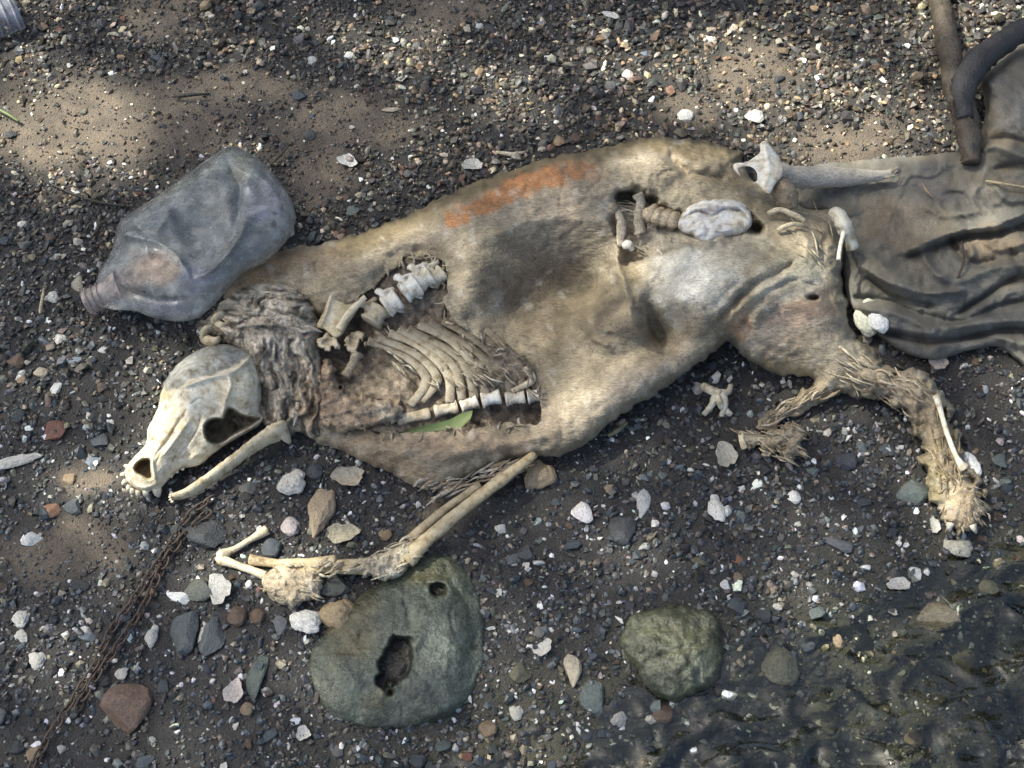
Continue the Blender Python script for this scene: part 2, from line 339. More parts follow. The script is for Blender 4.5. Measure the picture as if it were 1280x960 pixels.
BOTTLE_OUT = crom([(120,352),(140,310),(146,285),(160,268),(200,242),(240,212),(280,186),(300,186),(330,203),(358,238),(370,268),(362,296),(335,325),(300,345),(268,380),(248,396),(225,402),(195,398),(165,388),(140,388),(124,378)], 5, True)
SKZ = lambda L: [(140 + a / 3.096, 330 + b / 3.096) for a, b in L]
SKULL_OUT = crom(SKZ([(48,805),(62,775),(88,742),(130,698),(138,640),(160,592),(178,556),(186,512),(208,455),(236,408),(282,364),(345,328),(420,310),(490,318),(545,342),(568,392),(582,452),(582,520),(576,572),(588,598),(560,632),(500,664),(440,700),(390,735),(335,778),(265,796),(225,828),(186,868),(130,884),(84,868),(55,838)]), 4, True)
NECK_OUT = crom([(256,420),(245,405),(262,395),(282,372),(300,358),(330,350),(362,352),(384,366),(396,388),(404,410),(402,436),(410,470),(420,505),(428,528),(405,548),(385,548),(372,540),(355,548),(328,528),(318,495),(306,450),(296,436),(280,430)], 4, True)
CLOTH_OUT = crom([(985,222),(1010,208),(1060,202),(1120,196),(1190,190),(1222,176),(1232,130),(1225,100),(1250,70),(1300,48),(1400,60),(1450,180),(1440,330),(1400,440),(1330,470),(1285,462),(1255,436),(1215,436),(1175,450),(1125,440),(1090,412),(1062,378),(1048,320),(1040,270),(1005,262)], 4, True)
ROCK_OUT = crom([(386,840),(392,805),(418,770),(455,740),(490,712),(520,695),(548,693),(580,708),(600,745),(607,790),(603,840),(580,880),(545,902),(500,912),(455,908),(415,895),(394,870)], 4, True)
ROCK2_OUT = crom([(776,808),(785,775),(820,762),(862,758),(890,770),(906,800),(905,835),(890,858),(860,872),(838,882),(812,862),(796,840)], 4, True)

# ================================================================== the setting
SA = G(600, 945); SB = G(1280, 690); _t = (SB - SA)[:2]; _t /= np.linalg.norm(_t); _n = np.array([_t[1], -_t[0]])
WATER_Z = -0.010
def shore(x, y): return (x - SA[0]) * _n[0] + (y - SA[1]) * _n[1] + 0.022 * fbm(x * 5, y * 5, 3, 71)
def terr(x, y):
    x = np.asarray(x, float); y = np.asarray(y, float); s = shore(x, y)
    z = 0.0060 * fbm(x * 6, y * 6, 4, 40) + 0.0015 * fbm(x * 60, y * 60, 2, 44)
    z = z - 0.011 * sstep(-0.10, 0.0, s) - 0.10 * np.clip(s, 0, 0.5) - 0.05 * np.clip(s - 0.5, 0, 20)
    return z + 0.05 * np.clip(-s - 1.6, 0, 30)
SAND = [(150,150,190,70,0),(60,170,90,45,0),(430,150,120,45,0),(300,110,120,30,0),(395,215,60,40,0),(935,95,60,45,10),(1050,180,90,40,0),(860,140,40,25,0),(80,690,80,45,-10),(110,600,50,24,0),(190,20,50,30,0),(560,10,70,30,0),(560,650,60,30,0)]
def sandmask(x, y):
    px, py = pix(x, y); wx = px + 26 * fbm(px / 50, py / 50, 3, 21); wy = py + 26 * fbm(px / 50, py / 50, 3, 28); m = np.zeros(np.shape(px))
    for cx, cy, rx, ry, a in SAND:
        m = np.maximum(m, 1 - sstep(0.45, 1.2, np.hypot((wx - cx) / rx, (wy - cy) / ry)))
    return m * .85
def make_ground():
    ax = np.concatenate([-np.geomspace(80, 1.35, 14), np.arange(-1.3, 1.3, 0.006), np.geomspace(1.35, 80, 14)])
    ay = np.concatenate([-np.geomspace(80, 1.15, 14), np.arange(-1.1, 1.2, 0.006), np.geomspace(1.25, 80, 14)])
    X, Y = np.meshgrid(ax, ay); x = X.ravel(); y = Y.ravel(); z = terr(x, y)
    nx, ny = len(ax), len(ay); j, i = np.mgrid[0:ny - 1, 0:nx - 1]; a = (j * nx + i).ravel()
    F = np.stack([a, a + 1, a + nx + 1, a + nx], 1)
    me = bpy.data.meshes.new('ground'); V = np.stack([x, y, z], 1)
    me.vertices.add(len(V)); me.vertices.foreach_set('co', V.astype(np.float32).ravel()); me.loops.add(len(F) * 4); me.loops.foreach_set('vertex_index', F.astype(np.int32).ravel())
    me.polygons.add(len(F)); me.polygons.foreach_set('loop_start', np.arange(0, len(F) * 4, 4, dtype=np.int32)); me.update(calc_edges=True)
    near = (np.abs(x) < 1.3) & (np.abs(y) < 1.2)
    m = np.where(near, sandmask(x, y), 0.25)[:, None]; wet = sstep(-0.12, 0.05, shore(x, y))[:, None]
    dark = np.array([0.052, 0.048, 0.046]); sand = np.array([0.185, 0.148, 0.112])
    col = dark * (1 - m) + sand * m; col = col * (1 - wet) + np.array([0.085, 0.080, 0.058]) * wet
    finish(me, col, M['ground']); tag(obj('ground', me), kind='structure')
make_ground()
def make_water():
    U = np.concatenate([-np.geomspace(60, 1.3, 8), np.arange(-1.25, 1.6, 0.005), np.geomspace(1.7, 60, 8)]) ; Vv = np.concatenate([np.arange(-0.10, 0.85, 0.005), np.geomspace(0.9, 60, 8)])
    A, B = np.meshgrid(U, Vv); x = SA[0] + _t[0] * A + _n[0] * B; y = SA[1] + _t[1] * A + _n[1] * B
    near = (np.abs(A) < 1.7) & (B < .9); w1 = .8 * fbm(x * 9, y * 9, 3, 81)
    s = np.sin(B * 95 + 7 * w1 + 6 * A) * .45 + 2.2 * (ridge(A * 14 + 2 * w1, B * 30 + 3 * w1, 2, 83) ** 3 - .4) + .5 * fbm(A * 30, B * 45, 2, 86)
    front = sum(np.exp(-((B - c - .05 * fbm(A * 4, A * 0 + k, 3, 90 + k)) / .007) ** 2) * np.clip(.3 + 1.2 * fbm(A * 3 + k, A * 0, 2, 95 + k), 0, 1) for k, c in enumerate((.05, .10, .17)))
    z = np.where(near, .0038 * s * np.clip((B + .1) / .2, .25, 1) + .007 * front, 0) + WATER_Z
    ny, nx = A.shape; jj, ii = np.mgrid[0:ny - 1, 0:nx - 1]; a = (jj * nx + ii).ravel(); F = np.stack([a, a + nx, a + nx + 1, a + 1], 1); V = np.stack([x.ravel(), y.ravel(), z.ravel()], 1)
    me = bpy.data.meshes.new('water'); me.vertices.add(len(V)); me.vertices.foreach_set('co', V.astype(np.float32).ravel()); me.loops.add(len(F) * 4); me.loops.foreach_set('vertex_index', F.astype(np.int32).ravel())
    me.polygons.add(len(F)); me.polygons.foreach_set('loop_start', np.arange(0, len(F) * 4, 4, dtype=np.int32)); me.update(calc_edges=True)
    finish(me, None, M['water']); tag(obj('water', me), kind='structure')
make_water()

# -- loose gravel: chips too many to count
def chip_variants(k, sub, cuts, seed, rough=0.12):
    out = []; rg = np.random.default_rng(seed)
    for i in range(k):
        bm = bmesh.new(); bmesh.ops.create_icosphere(bm, subdivisions=sub, radius=1.0)
        v = np.array([q.co for q in bm.verts]); f = [[q.index for q in p.verts] for p in bm.faces]; bm.free()
        if sub == 1: v = v + rg.normal(0, rough * 1.4, v.shape)
        else:
            nn = np.array([mnoise.noise(Vector(p) * 1.4 + Vector((i * 7.1, 3, 1))) for p in v]); n2 = np.array([mnoise.noise(Vector(p) * 4 + Vector((i * 3.1, 9, 1))) for p in v])
            v = v * (1 + 0.35 * nn + 0.07 * n2)[:, None]
        for c in range(cuts):
            n = rg.normal(size=3); n /= np.linalg.norm(n); d = rg.uniform(0.45, 0.8)
            v = v - np.maximum(0, v @ n - d)[:, None] * n
        v /= np.abs(v).max(0)
        out.append((v, np.array(f)))
    return out
PAL = np.array([(.036,.040,.045),(.052,.055,.060),(.056,.048,.040),(.080,.070,.058),(.110,.112,.112),(.20,.165,.12),(.30,.28,.245),(.10,.070,.055),(.62,.60,.57)])
PW = np.array([.24,.20,.19,.12,.10,.055,.045,.02,.03])
KEEP = [(HIDE_OUT, 16), (BOTTLE_OUT, 14), (SKULL_OUT, 10), (ROCK_OUT, 6), (ROCK2_OUT, 6), (CLOTH_OUT, 14)]
def clear_of(x, y, shrink=0):
    px, py = pix(x, y); ok = np.ones(np.shape(px), bool)
    for o, m in KEEP: ok &= sdf(px, py, o[::2]) < (m if shrink is None else shrink)
    return ok
def make_gravel():
    vs_ = chip_variants(14, 1, 3, 5)
    rg = np.random.default_rng(3); n = 104000
    x = rg.uniform(-0.86, 0.86, n); y = rg.uniform(-0.56, 0.68, n)
    ex = 7000; x = np.concatenate([x, rg.uniform(-1.3, 1.3, ex)]); y = np.concatenate([y, rg.uniform(-1.1, 1.2, ex)])
    m = sandmask(x, y); dens = fbm(x * 7, y * 7, 3, 60)
    keep = (rg.random(len(x)) > m * 0.52) & (rg.random(len(x)) < 0.82 + 0.5 * dens)
    x = x[keep]; y = y[keep]; keep = clear_of(x, y, None); x = x[keep]; y = y[keep]; m = sandmask(x, y); n = len(x)
    px, py = pix(x, y)
    s = 0.0016 + 0.0030 * rg.random(n) ** 2.4 + 0.0042 * rg.random(n) ** 8
    s *= (1 - 0.5 * m) * (1 + 0.30 * fbm(x * 5, y * 5, 2, 13)) * np.where(py < 330, 1.22, 1.0)
    asp = rg.uniform(0.36, 0.95, n); th = rg.uniform(0.3, 0.65, n); yaw = rg.uniform(0, 2 * np.pi, n); tx = rg.normal(0, .38, n); ty = rg.normal(0, .38, n)
    pw = PW / PW.sum(); ci = rg.choice(len(PAL), n, p=pw); col = PAL[ci] * np.exp(rg.normal(0, .38, (n, 1))) * (1 + rg.normal(0, .05, (n, 3)))
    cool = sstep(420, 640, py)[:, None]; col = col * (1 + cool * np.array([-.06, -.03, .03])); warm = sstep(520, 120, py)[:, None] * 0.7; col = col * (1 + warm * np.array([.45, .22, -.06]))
    wet = sstep(-0.1, 0.06, shore(x, y)); col *= 1 + 0.3 * wet[:, None] * np.array([1.0, .9, .3])
    fl = (py > 520) & (rg.random(n) < .022); col[fl] = np.array([.62, .60, .57]) * rg.uniform(.6, 1.1, (fl.sum(), 1))
    z = terr(x, y) + s * th * (rg.uniform(-0.1, 1.1, n) - .35 * sstep(400, 640, py))
    cy, sy = np.cos(yaw), np.sin(yaw); V = []; F = []; C = []; off = 0; var = rg.integers(0, len(vs_), n)
    for k, (bv, bf) in enumerate(vs_):
        w = np.nonzero(var == k)[0]; q = bv[None] * np.stack([s[w], s[w] * asp[w], s[w] * th[w]], 1)[:, None]
        q = np.stack([q[..., 0], q[..., 1] - tx[w, None] * q[..., 2], q[..., 2] + tx[w, None] * q[..., 1] + ty[w, None] * q[..., 0]], -1)
        X = q[..., 0] * cy[w, None] - q[..., 1] * sy[w, None] + x[w, None]; Y = q[..., 0] * sy[w, None] + q[..., 1] * cy[w, None] + y[w, None]; Z = q[..., 2] + z[w, None]
        V.append(np.stack([X, Y, Z], -1).reshape(-1, 3)); nv = len(bv)
        F.append((bf[None] + (np.arange(len(w)) * nv)[:, None, None] + off).reshape(-1, 3)); off += len(w) * nv
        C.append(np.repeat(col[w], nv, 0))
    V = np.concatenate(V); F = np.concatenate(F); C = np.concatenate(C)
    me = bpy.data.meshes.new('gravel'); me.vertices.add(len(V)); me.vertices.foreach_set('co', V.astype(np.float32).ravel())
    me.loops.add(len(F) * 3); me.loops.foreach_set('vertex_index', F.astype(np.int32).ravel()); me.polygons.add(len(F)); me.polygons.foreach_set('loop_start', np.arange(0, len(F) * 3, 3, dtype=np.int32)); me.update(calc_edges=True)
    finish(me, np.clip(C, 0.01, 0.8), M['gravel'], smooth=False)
    tag(obj('gravel', me), 'dark fine gravel of slate chips and shell grit covering the beach', 'gravel', kind='stuff')
make_gravel()

# ================================================================== the tree that shades the beach (above and behind, out of the picture)
FLECKS = [(85,165,90,45),(925,95,110,50),(1062,165,125,50),(1235,22,90,46),(85,165,62,30),(30,165,28,18),(20,60,40,18),(925,95,75,34),(1062,165,95,40),(1010,45,50,26),(1235,22,60,30),(770,100,34,22),(640,120,40,20),(500,60,30,16),(250,500,50,34),(200,575,36,26),(962,205,36,30),
    (1206,612,14,22),(870,300,40,24),(330,705,40,22),(520,335,30,20),(1240,320,30,16),(590,500,40,14),(1085,395,16,16)]
def make_tree():
    rg = np.random.default_rng(8); n = 10500
    S = np.array(SUN_V); H0, H1 = 4.6, 6.6
    q = np.stack([rg.uniform(-1.75, 1.75, n), rg.uniform(-1.35, 1.45, n)], 1); h = rg.uniform(H0, H1, n)
    d = np.hypot(q[:, 0] / 1.75, (q[:, 1] - 0.05) / 1.4); keep = d + 0.18 * fbm(q[:, 0] * 2, q[:, 1] * 2, 2, 5) < 1.0
    px, py = pix(q[:, 0], q[:, 1])
    for cx, cy, rx, ry in FLECKS:
        e = np.hypot((px - cx) / (rx + 26), (py - cy) / (ry + 26)); keep &= ~((e < 1.0) & (rg.random(n) < 0.99))
    q = q[keep]; h = h[keep]; n = len(h); c = np.concatenate([q, np.zeros((n, 1))], 1) + S * (h / S[2])[:, None]
    L = rg.uniform(0.035, 0.06, n); wd = L * rg.uniform(0.42, 0.55, n)
    a = rg.normal(size=(n, 3)) * [1, 1, .5]; a /= np.linalg.norm(a, axis=1)[:, None]; u = rg.normal(size=(n, 3)) * .6 + [0, 0, 1.2]; b = np.cross(u, a); b /= np.linalg.norm(b, axis=1)[:, None]; nn = np.cross(a, b)
    P_ = [c - a * L[:, None], c + b * wd[:, None] - nn * 0.006, c + a * L[:, None], c - b * wd[:, None] - nn * 0.006, c - a * (L * .2)[:, None] + nn * .004, c + a * (L * .35)[:, None] + nn * .004]
    V = np.stack(P_, 1).reshape(-1, 3); i = np.arange(n) * 6
    F = np.concatenate([np.stack([i, i + 1, i + 4], 1), np.stack([i + 1, i + 5, i + 4], 1), np.stack([i + 1, i + 2, i + 5], 1), np.stack([i + 2, i + 3, i + 5], 1), np.stack([i + 3, i + 4, i + 5], 1), np.stack([i + 3, i, i + 4], 1)])
    col = np.repeat(np.array([.055, .10, .03]) * rg.uniform(.6, 1.4, (n, 1)), 6, 0)
    ctr = c.mean(0); base = Vector((ctr[0] - 2.3, ctr[1] + 2.6, float(terr(ctr[0] - 2.3, ctr[1] + 2.6)) - 0.05))
    root = empty('shade_tree', base); tag(root, 'leafy tree whose crown overhangs and shades the pebble beach', 'tree')
    mb = MB(); mb.add(V, F.tolist(), col); mb.build('crown', M['leaf'], root)
    tk = MB(); fork = Vector((base.x + 0.5, base.y - .6, 3.1))
    tk.tube([base, base + Vector((.1, -.1, 1.2)), base + Vector((.25, -.3, 2.2)), fork], [.24, .18, .15, .12], 12, 5, rough=.15)
    tk.build('trunk', M['bark'], root)
    for k in range(9):
        t = Vector(c[rg.integers(0, n)].tolist()); mid = fork.lerp(t, .5) + Vector((0, 0, .25)); lb = MB()
        lb.tube([fork - Vector((0, 0, .1 + .02 * k)), mid, t], [.06, .03, .006], 7, 6, rough=.1); lb.build('limb', M['bark'], root)
make_tree()

def make_added_trees():  # unseen trees added so the water mirrors dark crowns with bright gaps
    rg = np.random.default_rng(18); S = np.array(SUN_V)
    for (cx, cy, cz, rx, ry, rz, n, lab) in [(-0.6, 4.6, 4.4, 2.6, 1.6, 2.6, 6500, 'unseen leafy tree added behind the pebble beach to darken reflections'), (3.6, 4.2, 4.0, 2.2, 1.7, 2.6, 5200, 'second unseen leafy tree added behind the rumpled cloth to darken reflections')]:
        d = rg.normal(size=(n, 3)); d /= np.linalg.norm(d, axis=1)[:, None]; c = np.array([cx, cy, cz]) + d * (rg.random((n, 1)) ** .4) * [rx, ry, rz]
        keep = fbm(c[:, 0] * 1.3 + c[:, 2], c[:, 1] * 1.3 - c[:, 2] * 1.1, 3, 7) > -.22
        q = c - S * (c[:, 2:] / S[2]); keep &= ~((np.abs(q[:, 0]) < 1.0) & (np.abs(q[:, 1]) < .9)); c = c[keep]; n = len(c)
        L = rg.uniform(.07, .13, n); wd = L * .5; a = rg.normal(size=(n, 3)); a /= np.linalg.norm(a, axis=1)[:, None]; b = np.cross(rg.normal(size=(n, 3)), a); b /= np.linalg.norm(b, axis=1)[:, None]; nn = np.cross(a, b)
        V = np.stack([c - a * L[:, None], c + b * wd[:, None] - nn * .01, c + a * L[:, None], c - b * wd[:, None] - nn * .01], 1).reshape(-1, 3); i = np.arange(n) * 4
        F = np.concatenate([np.stack([i, i + 1, i + 2], 1), np.stack([i, i + 2, i + 3], 1)]); col = np.repeat(np.array([.05, .085, .03]) * rg.uniform(.6, 1.4, (n, 1)), 4, 0)
        base = Vector((cx, cy + .5, float(terr(cx, cy + .5)) - .05)); root = empty('added_tree', base); tag(root, lab, 'tree')
        mb = MB(); mb.add(V, F.tolist(), col); mb.build('crown', M['leaf'], root)
        tk = MB(); tk.tube([base, base + Vector((.05, -.1, 1.2)), base + Vector((.0, -.3, 2.6)), Vector((cx, cy, cz + .4))], [.2, .16, .13, .05], 12, 5, rough=.15); tk.build('trunk', M['bark'], root)
        for k in range(6):
            t = Vector(c[rg.integers(0, n)].tolist()); f0 = base + Vector((.0, -.3, 2.3 + .1 * k)); lb = MB(); lb.tube([f0, f0.lerp(t, .5) + Vector((0, 0, .2)), t], [.05, .03, .006], 7, 6, rough=.1); lb.build('limb', M['bark'], root)
make_added_trees()

# ================================================================== the carcass
dog = empty('dog_carcass', P(700, 480, 0))
tag(dog, 'mummified dog carcass with bare skull, open ribcage and leathery tan hide', 'carcass')
HR = RBF([(300,355,34),(350,335,44),(420,330,58),(480,310,66),(560,280,76),(650,240,84),(750,215,92),(830,200,96),(900,205,84),(940,240,74),(420,378,56),(400,400,46),(520,312,64),
    (600,330,76),(582,380,68),(640,400,30),(690,372,18),(740,358,22),(700,305,52),(750,280,72),(622,440,56),(700,432,40),(750,408,56),(785,395,80),(775,350,66),
    (800,220,92),(850,245,82),(960,290,78),(1000,300,80),(1040,320,70),(780,340,60),(800,340,58),(852,372,94),(895,350,106),(880,400,90),(826,420,38),(950,320,92),(960,400,74),(1010,380,76),(1040,410,64),(960,440,62),
    (690,530,52),(750,500,60),(820,460,64),(870,430,66),(720,470,46),(780,440,48),(420,550,30),(480,560,42),(560,560,48),(640,550,48),(540,590,36),
    (1080,470,50),(1130,485,48),(1160,510,46),(1180,570,40),(1205,630,36),(1000,505,26),(960,528,18),(690,495,50),(400,540,36)])
def bumps(px, py, L):
    z = 0 * px
    for pts, amp, wd in L:
        c = crom(pts, 4); d = segdist(px, py, c); e0 = np.hypot(px - c[0][0], py - c[0][1]); e1 = np.hypot(px - c[-1][0], py - c[-1][1])
        wv = wd * (0.6 + 0.4 * np.clip(np.minimum(e0, e1) / (3 * wd), 0, 1))
        z = z + amp * np.exp(-(d / wv) ** 1.45) * np.clip(0.25 + np.minimum(e0, e1) / (2.5 * wd), 0, 1)
    return z
FOLDS = [([(768,306),(778,350),(796,405),(803,420)],17,6),([(758,320),(762,352),(778,398)],-13,10),([(812,362),(812,396),(828,434)],-24,11),([(798,392),(806,356),(826,334)],9,6),([(728,412),(748,424),(764,436)],7,4),([(745,404),(766,414)],6,3),([(720,395),(760,425),(792,432)],5,8),([(735,440),(775,438),(800,450)],4,6),
    ([(905,428),(900,400),(926,368),(962,345),(996,326)],-15,5),([(935,420),(965,440),(1000,446)],-4,6),([(1000,350),(1030,365),(1046,392)],-5,4),([(950,390),(985,380),(1020,395)],4,6),([(860,330),(850,362),(858,395)],4,7),([(880,385),(892,405),(890,425)],-4,4),([(918,436),(908,404),(935,374),(985,342)],5,4),([(930,410),(942,382),(975,356),(1000,345)],-5,3),([(945,410),(955,385),(985,362)],3,4),([(912,388),(928,366),(945,352)],-3,2.5),([(890,385),(905,365),(925,348)],-3,3),([(915,430),(935,445),(960,455)],-3,5),([(893,398),(925,360),(958,342)],5,4),([(928,392),(938,420)],-5,4),
    ([(838,183),(850,208),(882,221),(912,224)],-12,5),([(860,178),(885,200),(915,208)],10,8),([(800,178),(830,200),(850,225)],4,9),([(395,306),(392,328),(408,346)],-9,5),([(408,305),(415,325),(430,340)],5,6),([(360,312),(352,335),(362,352)],-4,5),
    ([(848,338),(872,312),(906,292),(940,286)],7,6),([(806,352),(822,326),(850,312)],6,4),([(560,330),(600,302),(680,272),(745,276)],5,11),([(590,300),(640,320),(690,318)],-4,12),
    ([(418,550),(520,566),(620,560),(692,546)],7,12),([(450,566),(520,592)],-5,5),([(600,575),(650,566),(700,560)],-4,5),([(690,478),(742,486),(805,450)],4,9),([(700,520),(705,545),(695,562)],-4,6),
    ([(1012,280),(1030,300),(1028,330)],-6,5),([(990,276),(1010,300),(1008,330)],5,5),([(1040,285),(1046,320)],6,4),([(960,300),(985,318),(1010,322)],-4,4),([(1000,330),(1030,345),(1048,372)],-4,6),
    ([(870,330),(885,352)],-2,3),([(548,282),(600,250),(660,218),(720,204),(790,196)],7,9),([(770,245),(768,285),(775,325)],6,5),([(1100,455),(1125,475),(1130,500)],-5,6),([(1140,475),(1160,490)],4,6),([(1160,530),(1180,590)],4,6),([(480,300),(520,300),(560,305)],3,8),
    ([(440,300),(470,320),(500,322)],-4,5),([(1070,450),(1105,480)],-4,4),([(1060,430),(1085,465),(1090,490)],3,4),([(650,420),(700,440),(760,445)],-3,9),([(760,470),(800,462),(850,440)],3,8)]
def prof(t): t = np.clip(t, 0, 1); return np.sqrt(np.maximum(1 - (1 - t) ** 2, 0))
def hide_z(px, py, d):
    H = HR(px, py); H = np.maximum(H + 0.35 * (H - 50), 2); z = 5 + (H - 5) * (0.25 + 0.75 * prof(d / 46)) * prof(d / 9)
    inner = sstep(4, 30, d)
    wx = fbm(px / 22, py / 22, 3, 201); wy = fbm(px / 22, py / 22, 3, 205)
    z = z + inner * bumps(px + 6 * wx, py + 6 * wy, FOLDS) * (.85 + .5 * fbm(px / 40, py / 40, 2, 207))
    a = R(-24); u = px * math.cos(a) + py * math.sin(a); v = -px * math.sin(a) + py * math.cos(a)
    w1 = fbm(px / 60, py / 60, 2, 4) * 0.9
    rumple = sstep(-0.2, 0.5, fbm(px / 90, py / 90, 2, 33))
    z = z + inner * (3.4 * rumple * (ridge(u / 60 + 1.6 * w1, v / 24 + 1.6 * w1, 3, 2) - 0.6) + 1.6 * fbm(px / 34, py / 34, 2, 9) + .8 * fbm(px / 9, py / 9, 3, 14) + .95 * fbm(u / 30 + w1, v / 6 + 2 * w1, 3, 67) - 1.6 * sstep(.86, .98, ridge(u / 110 + 1.2 * w1, v / 60 + 1.2 * w1, 2, 29)))
    leg = sstep(1060, 1095, px) + (1 - sstep(1018, 1030, px)) * (py > 484) * (px > 940)
    z = z + np.clip(leg, 0, 1) * sstep(0, 8, d) * (6.0 * (ridge(px / 9 + 2 * w1, py / 22, 3, 6) - 0.6) + 2.5 * fbm(px / 6, py / 6, 2, 15))
    dh = -np.maximum(sdf(px, py, CHEST[::2]) + 5 * fbm(px / 18, py / 18, 3, 88), sdf(px, py, PELV[::2])); near = np.exp(-(np.clip(dh, 0, 200) / 17) ** 2)
    pv = sstep(-6, 8, sdf(px, py, PELV[::2]) + 9 * fbm(px / 13, py / 13, 3, 93)); near = near * (px < 720)
    z = z + pv * (-17 + 13 * (ridge(px / 26 + w1, py / 20 + w1, 3, 94) - .5) + 2 * fbm(px / 6, py / 6, 2, 95)) - 30 * np.exp(-(np.hypot((px - 944) / 9, (py - 286) / 7)) ** 3) - 26 * np.exp(-(np.hypot((px - 783) / 15, (py - 247) / 8)) ** 4) - 20 * np.exp(-(np.hypot((px - 812) / 9, (py - 250) / 6)) ** 4)
    z = z - near * (13 + 5 * fbm(px / 15, py / 15, 2, 89))
    z = z - 22 * np.exp(-(np.hypot((px - 1016) / 7, (py - 372) / 3.5)) ** 4)
    return np.maximum(z, 2.5)
def hide_c(px, py):
    c = paint(px, py, (0.335, 0.290, 0.212), [
        (695,365,125,80,20,(.210,.174,.128),.9),(722,368,62,52,30,(.150,.128,.09),.7),(760,320,30,60,10,(.19,.165,.125),.6),(720,260,60,40,0,(.30,.235,.18),.6),(735,255,30,25,0,(.15,.15,.14),.55),(630,216,180,20,-22,(.165,.130,.075),.9),(690,290,70,50,10,(.29,.255,.205),.6),(470,300,110,16,-20,(.22,.175,.10),.7),(800,186,80,12,-4,(.20,.16,.10),.7),  # darker brown patches over the sunken flank
        (640,236,80,14,-24,(.34,.20,.11),.4),(700,222,40,12,-10,(.36,.24,.15),.4),
        (868,350,78,52,-25,(.58,.58,.55),.9),(985,352,60,36,-10,(.46,.435,.37),.8),(1000,410,60,30,0,(.42,.35,.29),.6),(1040,440,40,24,0,(.42,.385,.32),.6),(830,370,26,30,0,(.40,.39,.34),.5),(920,310,60,24,-15,(.42,.39,.31),.7),(880,405,40,26,0,(.26,.22,.17),.7),(1000,330,40,30,0,(.36,.34,.26),.6),
        (930,405,20,22,0,(.42,.26,.17),.7),(1000,392,50,22,-15,(.40,.26,.18),.6),(965,420,40,30,0,(.33,.29,.25),.6),(1000,440,60,30,0,(.27,.22,.16),.6),(975,460,50,14,10,(.34,.28,.16),.6),
        (345,330,75,26,-20,(.30,.215,.13),.8),(420,330,40,30,0,(.36,.28,.19),.5),(440,300,60,14,-20,(.22,.17,.10),.6),(560,555,170,26,0,(.34,.26,.185),.7),(500,590,60,24,15,(.27,.19,.12),.6),(780,485,120,34,-30,(.43,.37,.29),.75),(690,520,30,40,0,(.46,.38,.28),.6),
        (880,215,60,24,10,(.32,.26,.18),.6),(800,195,60,16,0,(.42,.37,.31),.5),(815,290,50,45,0,(.46,.42,.35),.75),(870,285,70,20,0,(.44,.40,.33),.6),(790,340,22,30,0,(.36,.30,.20),.6),(850,186,60,10,5,(.24,.18,.11),.6),
        (1120,485,60,40,20,(.36,.305,.235),.8),(1170,555,40,60,-20,(.27,.22,.155),.8),(1205,630,40,36,0,(.55,.45,.31),.9),(1165,600,16,30,0,(.22,.19,.09),.6),(1000,505,50,20,-30,(.27,.22,.16),.8),
        (1040,455,40,30,0,(.33,.29,.23),.6),(560,330,40,30,0,(.34,.29,.22),.5),(520,300,50,20,-20,(.38,.32,.24),.6)], 16, 3)
    a = R(-24); u = px * math.cos(a) + py * math.sin(a); v = -px * math.sin(a) + py * math.cos(a); wv = 1.5 * fbm(px / 40, py / 40, 2, 66)
    c = c * (0.92 * np.array([.985, .955, .935])) * (1 + .2 * fbm(u / 26 + wv, v / 3.6 + 2 * wv, 3, 67))[:, None]
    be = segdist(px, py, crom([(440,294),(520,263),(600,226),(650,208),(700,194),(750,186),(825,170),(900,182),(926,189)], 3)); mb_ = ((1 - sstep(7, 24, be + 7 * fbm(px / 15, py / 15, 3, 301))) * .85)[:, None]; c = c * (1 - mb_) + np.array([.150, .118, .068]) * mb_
    og = segdist(px, py, crom([(566,276),(600,258),(640,238),(680,222),(725,212),(752,214)], 3)); mo = ((1 - sstep(5, 17, og + 9 * fbm(px / 11, py / 11, 4, 305))) * (.55 + .45 * np.clip(1 + 2 * fbm(px / 20, py / 9, 3, 307), 0, 1.2)) * sstep(775, 690, px))[:, None]; mo = np.clip(mo * (.55 + .9 * np.clip(.5 + fbm(px / 7, py / 7, 3, 311), 0, 1))[:, None], 0, .9); c = c * (1 - mo) + np.array([.40, .185, .075]) * mo
    m = np.clip(0.5 + 0.9 * fbm(px / 11, py / 11, 4, 51), 0, 1)[:, None]; c = c * (0.82 + 0.34 * m)
    sp = sstep(0.50, 0.66, fbm(px / 9, py / 9, 3, 77))[:, None]; c = c * (1 - sp * 0.3)
    wh = sstep(0.42, 0.60, fbm(px / 16 + 9, py / 16, 4, 78))[:, None]; c = c * (1 - wh * .35) + np.array([.52, .49, .44]) * wh * .35
    return c
hide = field('hide', HIDE_OUT, hide_z, M['hide'], dog, 2.0, [CHEST], lambda z, d: z - 3.5, hide_c, rag=lambda x, y: 4.0 + 5 * sstep(1050, 1090, x) + 4 * ((y > 480) & (x > 930)), ragf=0.085, seed=2)

